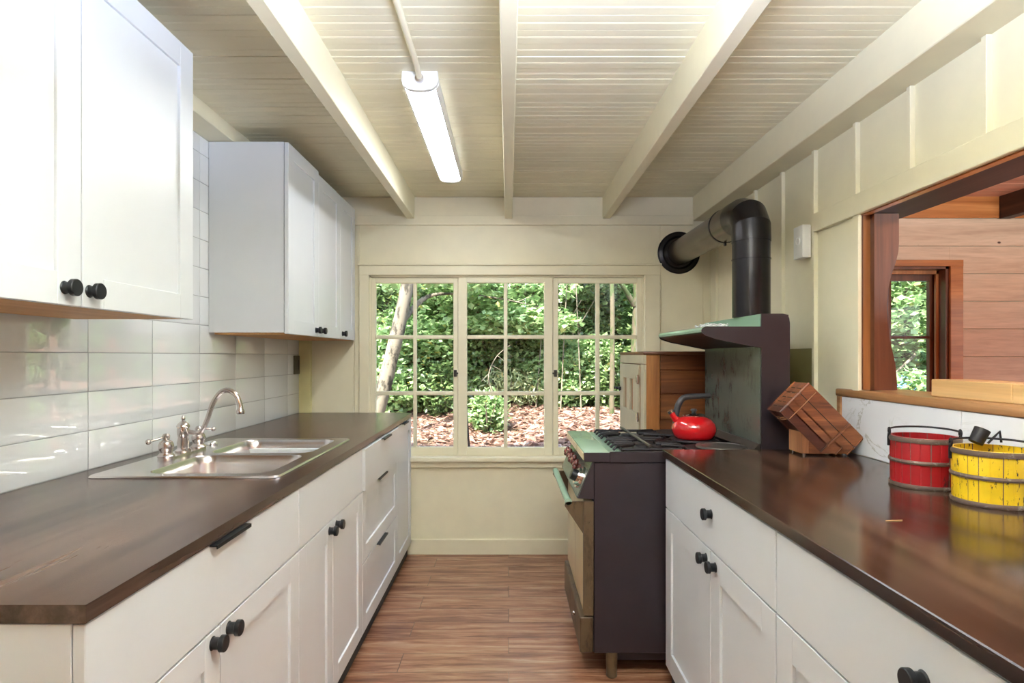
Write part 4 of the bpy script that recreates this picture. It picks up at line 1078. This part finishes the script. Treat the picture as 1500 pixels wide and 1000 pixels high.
for x, y, lean, lab in ((.62, 7.2, .05, 'thin bare sapling behind the left half of the right sash'), (.86, 7.1, -.04, 'pale bare sapling at the right sash centre bar'), (.33, 7.3, .08, 'thin bare sapling at the right of the middle sash'), (-1.55, 6.9, -.03, 'thin bare sapling at the far left of the left sash')):
    z = hz(x, y); dead(lab, [(x, y, z-.03), (x+lean, y, z+1.0), (x+lean*2.4, y, z+2.3)], [((x+lean, y, z+1), (x+lean+.2, y-.05, z+1.35)), ((x+lean*1.5, y, z+1.4), (x+lean*1.5-.2, y, z+1.7)), ((x+lean*1.9, y, z+1.7), (x+lean*1.9+.22, y, z+2.0))], .009)
g = G(); bm = g.bm; R_ = []
tx, ty = 4.9, 7.25
for j in range(9):
    R_.append([bm.verts.new((tx-.75+1.5*i/16, ty-.3+.6*j/8, hz(tx, ty)+.02+.42*math.sin(PI*j/8)**.6+.03*math.sin(i*1.7+j))) for i in range(17)])
for j in range(8):
    for i in range(16): bm.faces.new((R_[j][i], R_[j][i+1], R_[j+1][i+1], R_[j+1][i]))
o = g.make('tarp', 'tarp', at=(tx, ty, hz(tx, ty))); o['label'] = 'blue tarp on the ground beyond the dining room window'; o['category'] = 'tarp'
md = o.modifiers.new('thick', 'SOLIDIFY'); md.thickness = .01

# ------------------------------------------------------------------ light
wd = bpy.data.worlds.new('World'); bpy.context.scene.world = wd; wd.use_nodes = True; nt = wd.node_tree
bg = nt.nodes['Background']; sky = nt.nodes.new('ShaderNodeTexSky'); sky.sky_type = 'NISHITA'; sky.sun_disc = False
sky.sun_elevation = math.radians(50); sky.sun_rotation = math.radians(200); sky.air_density = 1.0; sky.dust_density = 1.5
nt.links.new(sky.outputs[0], bg.inputs['Color']); bg.inputs['Strength'].default_value = .24
def light(kind, name, loc, rot, energy, col=(1,1,1), **kw):
    l = bpy.data.lights.new(name, kind); l.energy = energy; l.color = col
    for k, v in kw.items(): setattr(l, k, v)
    o = bpy.data.objects.new(name, l); o.location = loc; o.rotation_euler = rot; C.objects.link(o); return o
sun = light('SUN', 'sun', (0,0,10), (0,0,0), 5.5, (1,.96,.88), angle=math.radians(.6))
sun.rotation_euler = Vector((.35, .75, -1.0)).to_track_quat('-Z', 'Y').to_euler()
# added fill lights, out of view: in the kitchen bowl and the dining room
light('AREA', 'fill_bowl_light', (lx, ly, lz+.03), (PI,0,0), 50, (.61,.72,1), shape='DISK', size=.66)
light('AREA', 'dining_fill', (3.0, .9, 1.4), (PI,0,0), 75, (.86,.97,1), shape='RECTANGLE', size=1.4, size_y=1.2)  # bare upward fill added to brighten the dining room

# ------------------------------------------------------------------ camera & view
cam = bpy.data.cameras.new('camera'); co = bpy.data.objects.new('camera', cam); C.objects.link(co)
co.location = (0, 0, 1.28); co.rotation_euler = (PI/2, 0, 0)
cam.sensor_width = 36; cam.lens = 36*880/1500; cam.shift_x = 5/1500; cam.shift_y = 21/1500; cam.clip_start = .05; cam.clip_end = 200
sc = bpy.context.scene; sc.camera = co
sc.view_settings.view_transform = 'Standard'; sc.view_settings.look = 'None'; sc.view_settings.exposure = 2.06; sc.view_settings.gamma = 1; sc.view_settings.use_curve_mapping = False
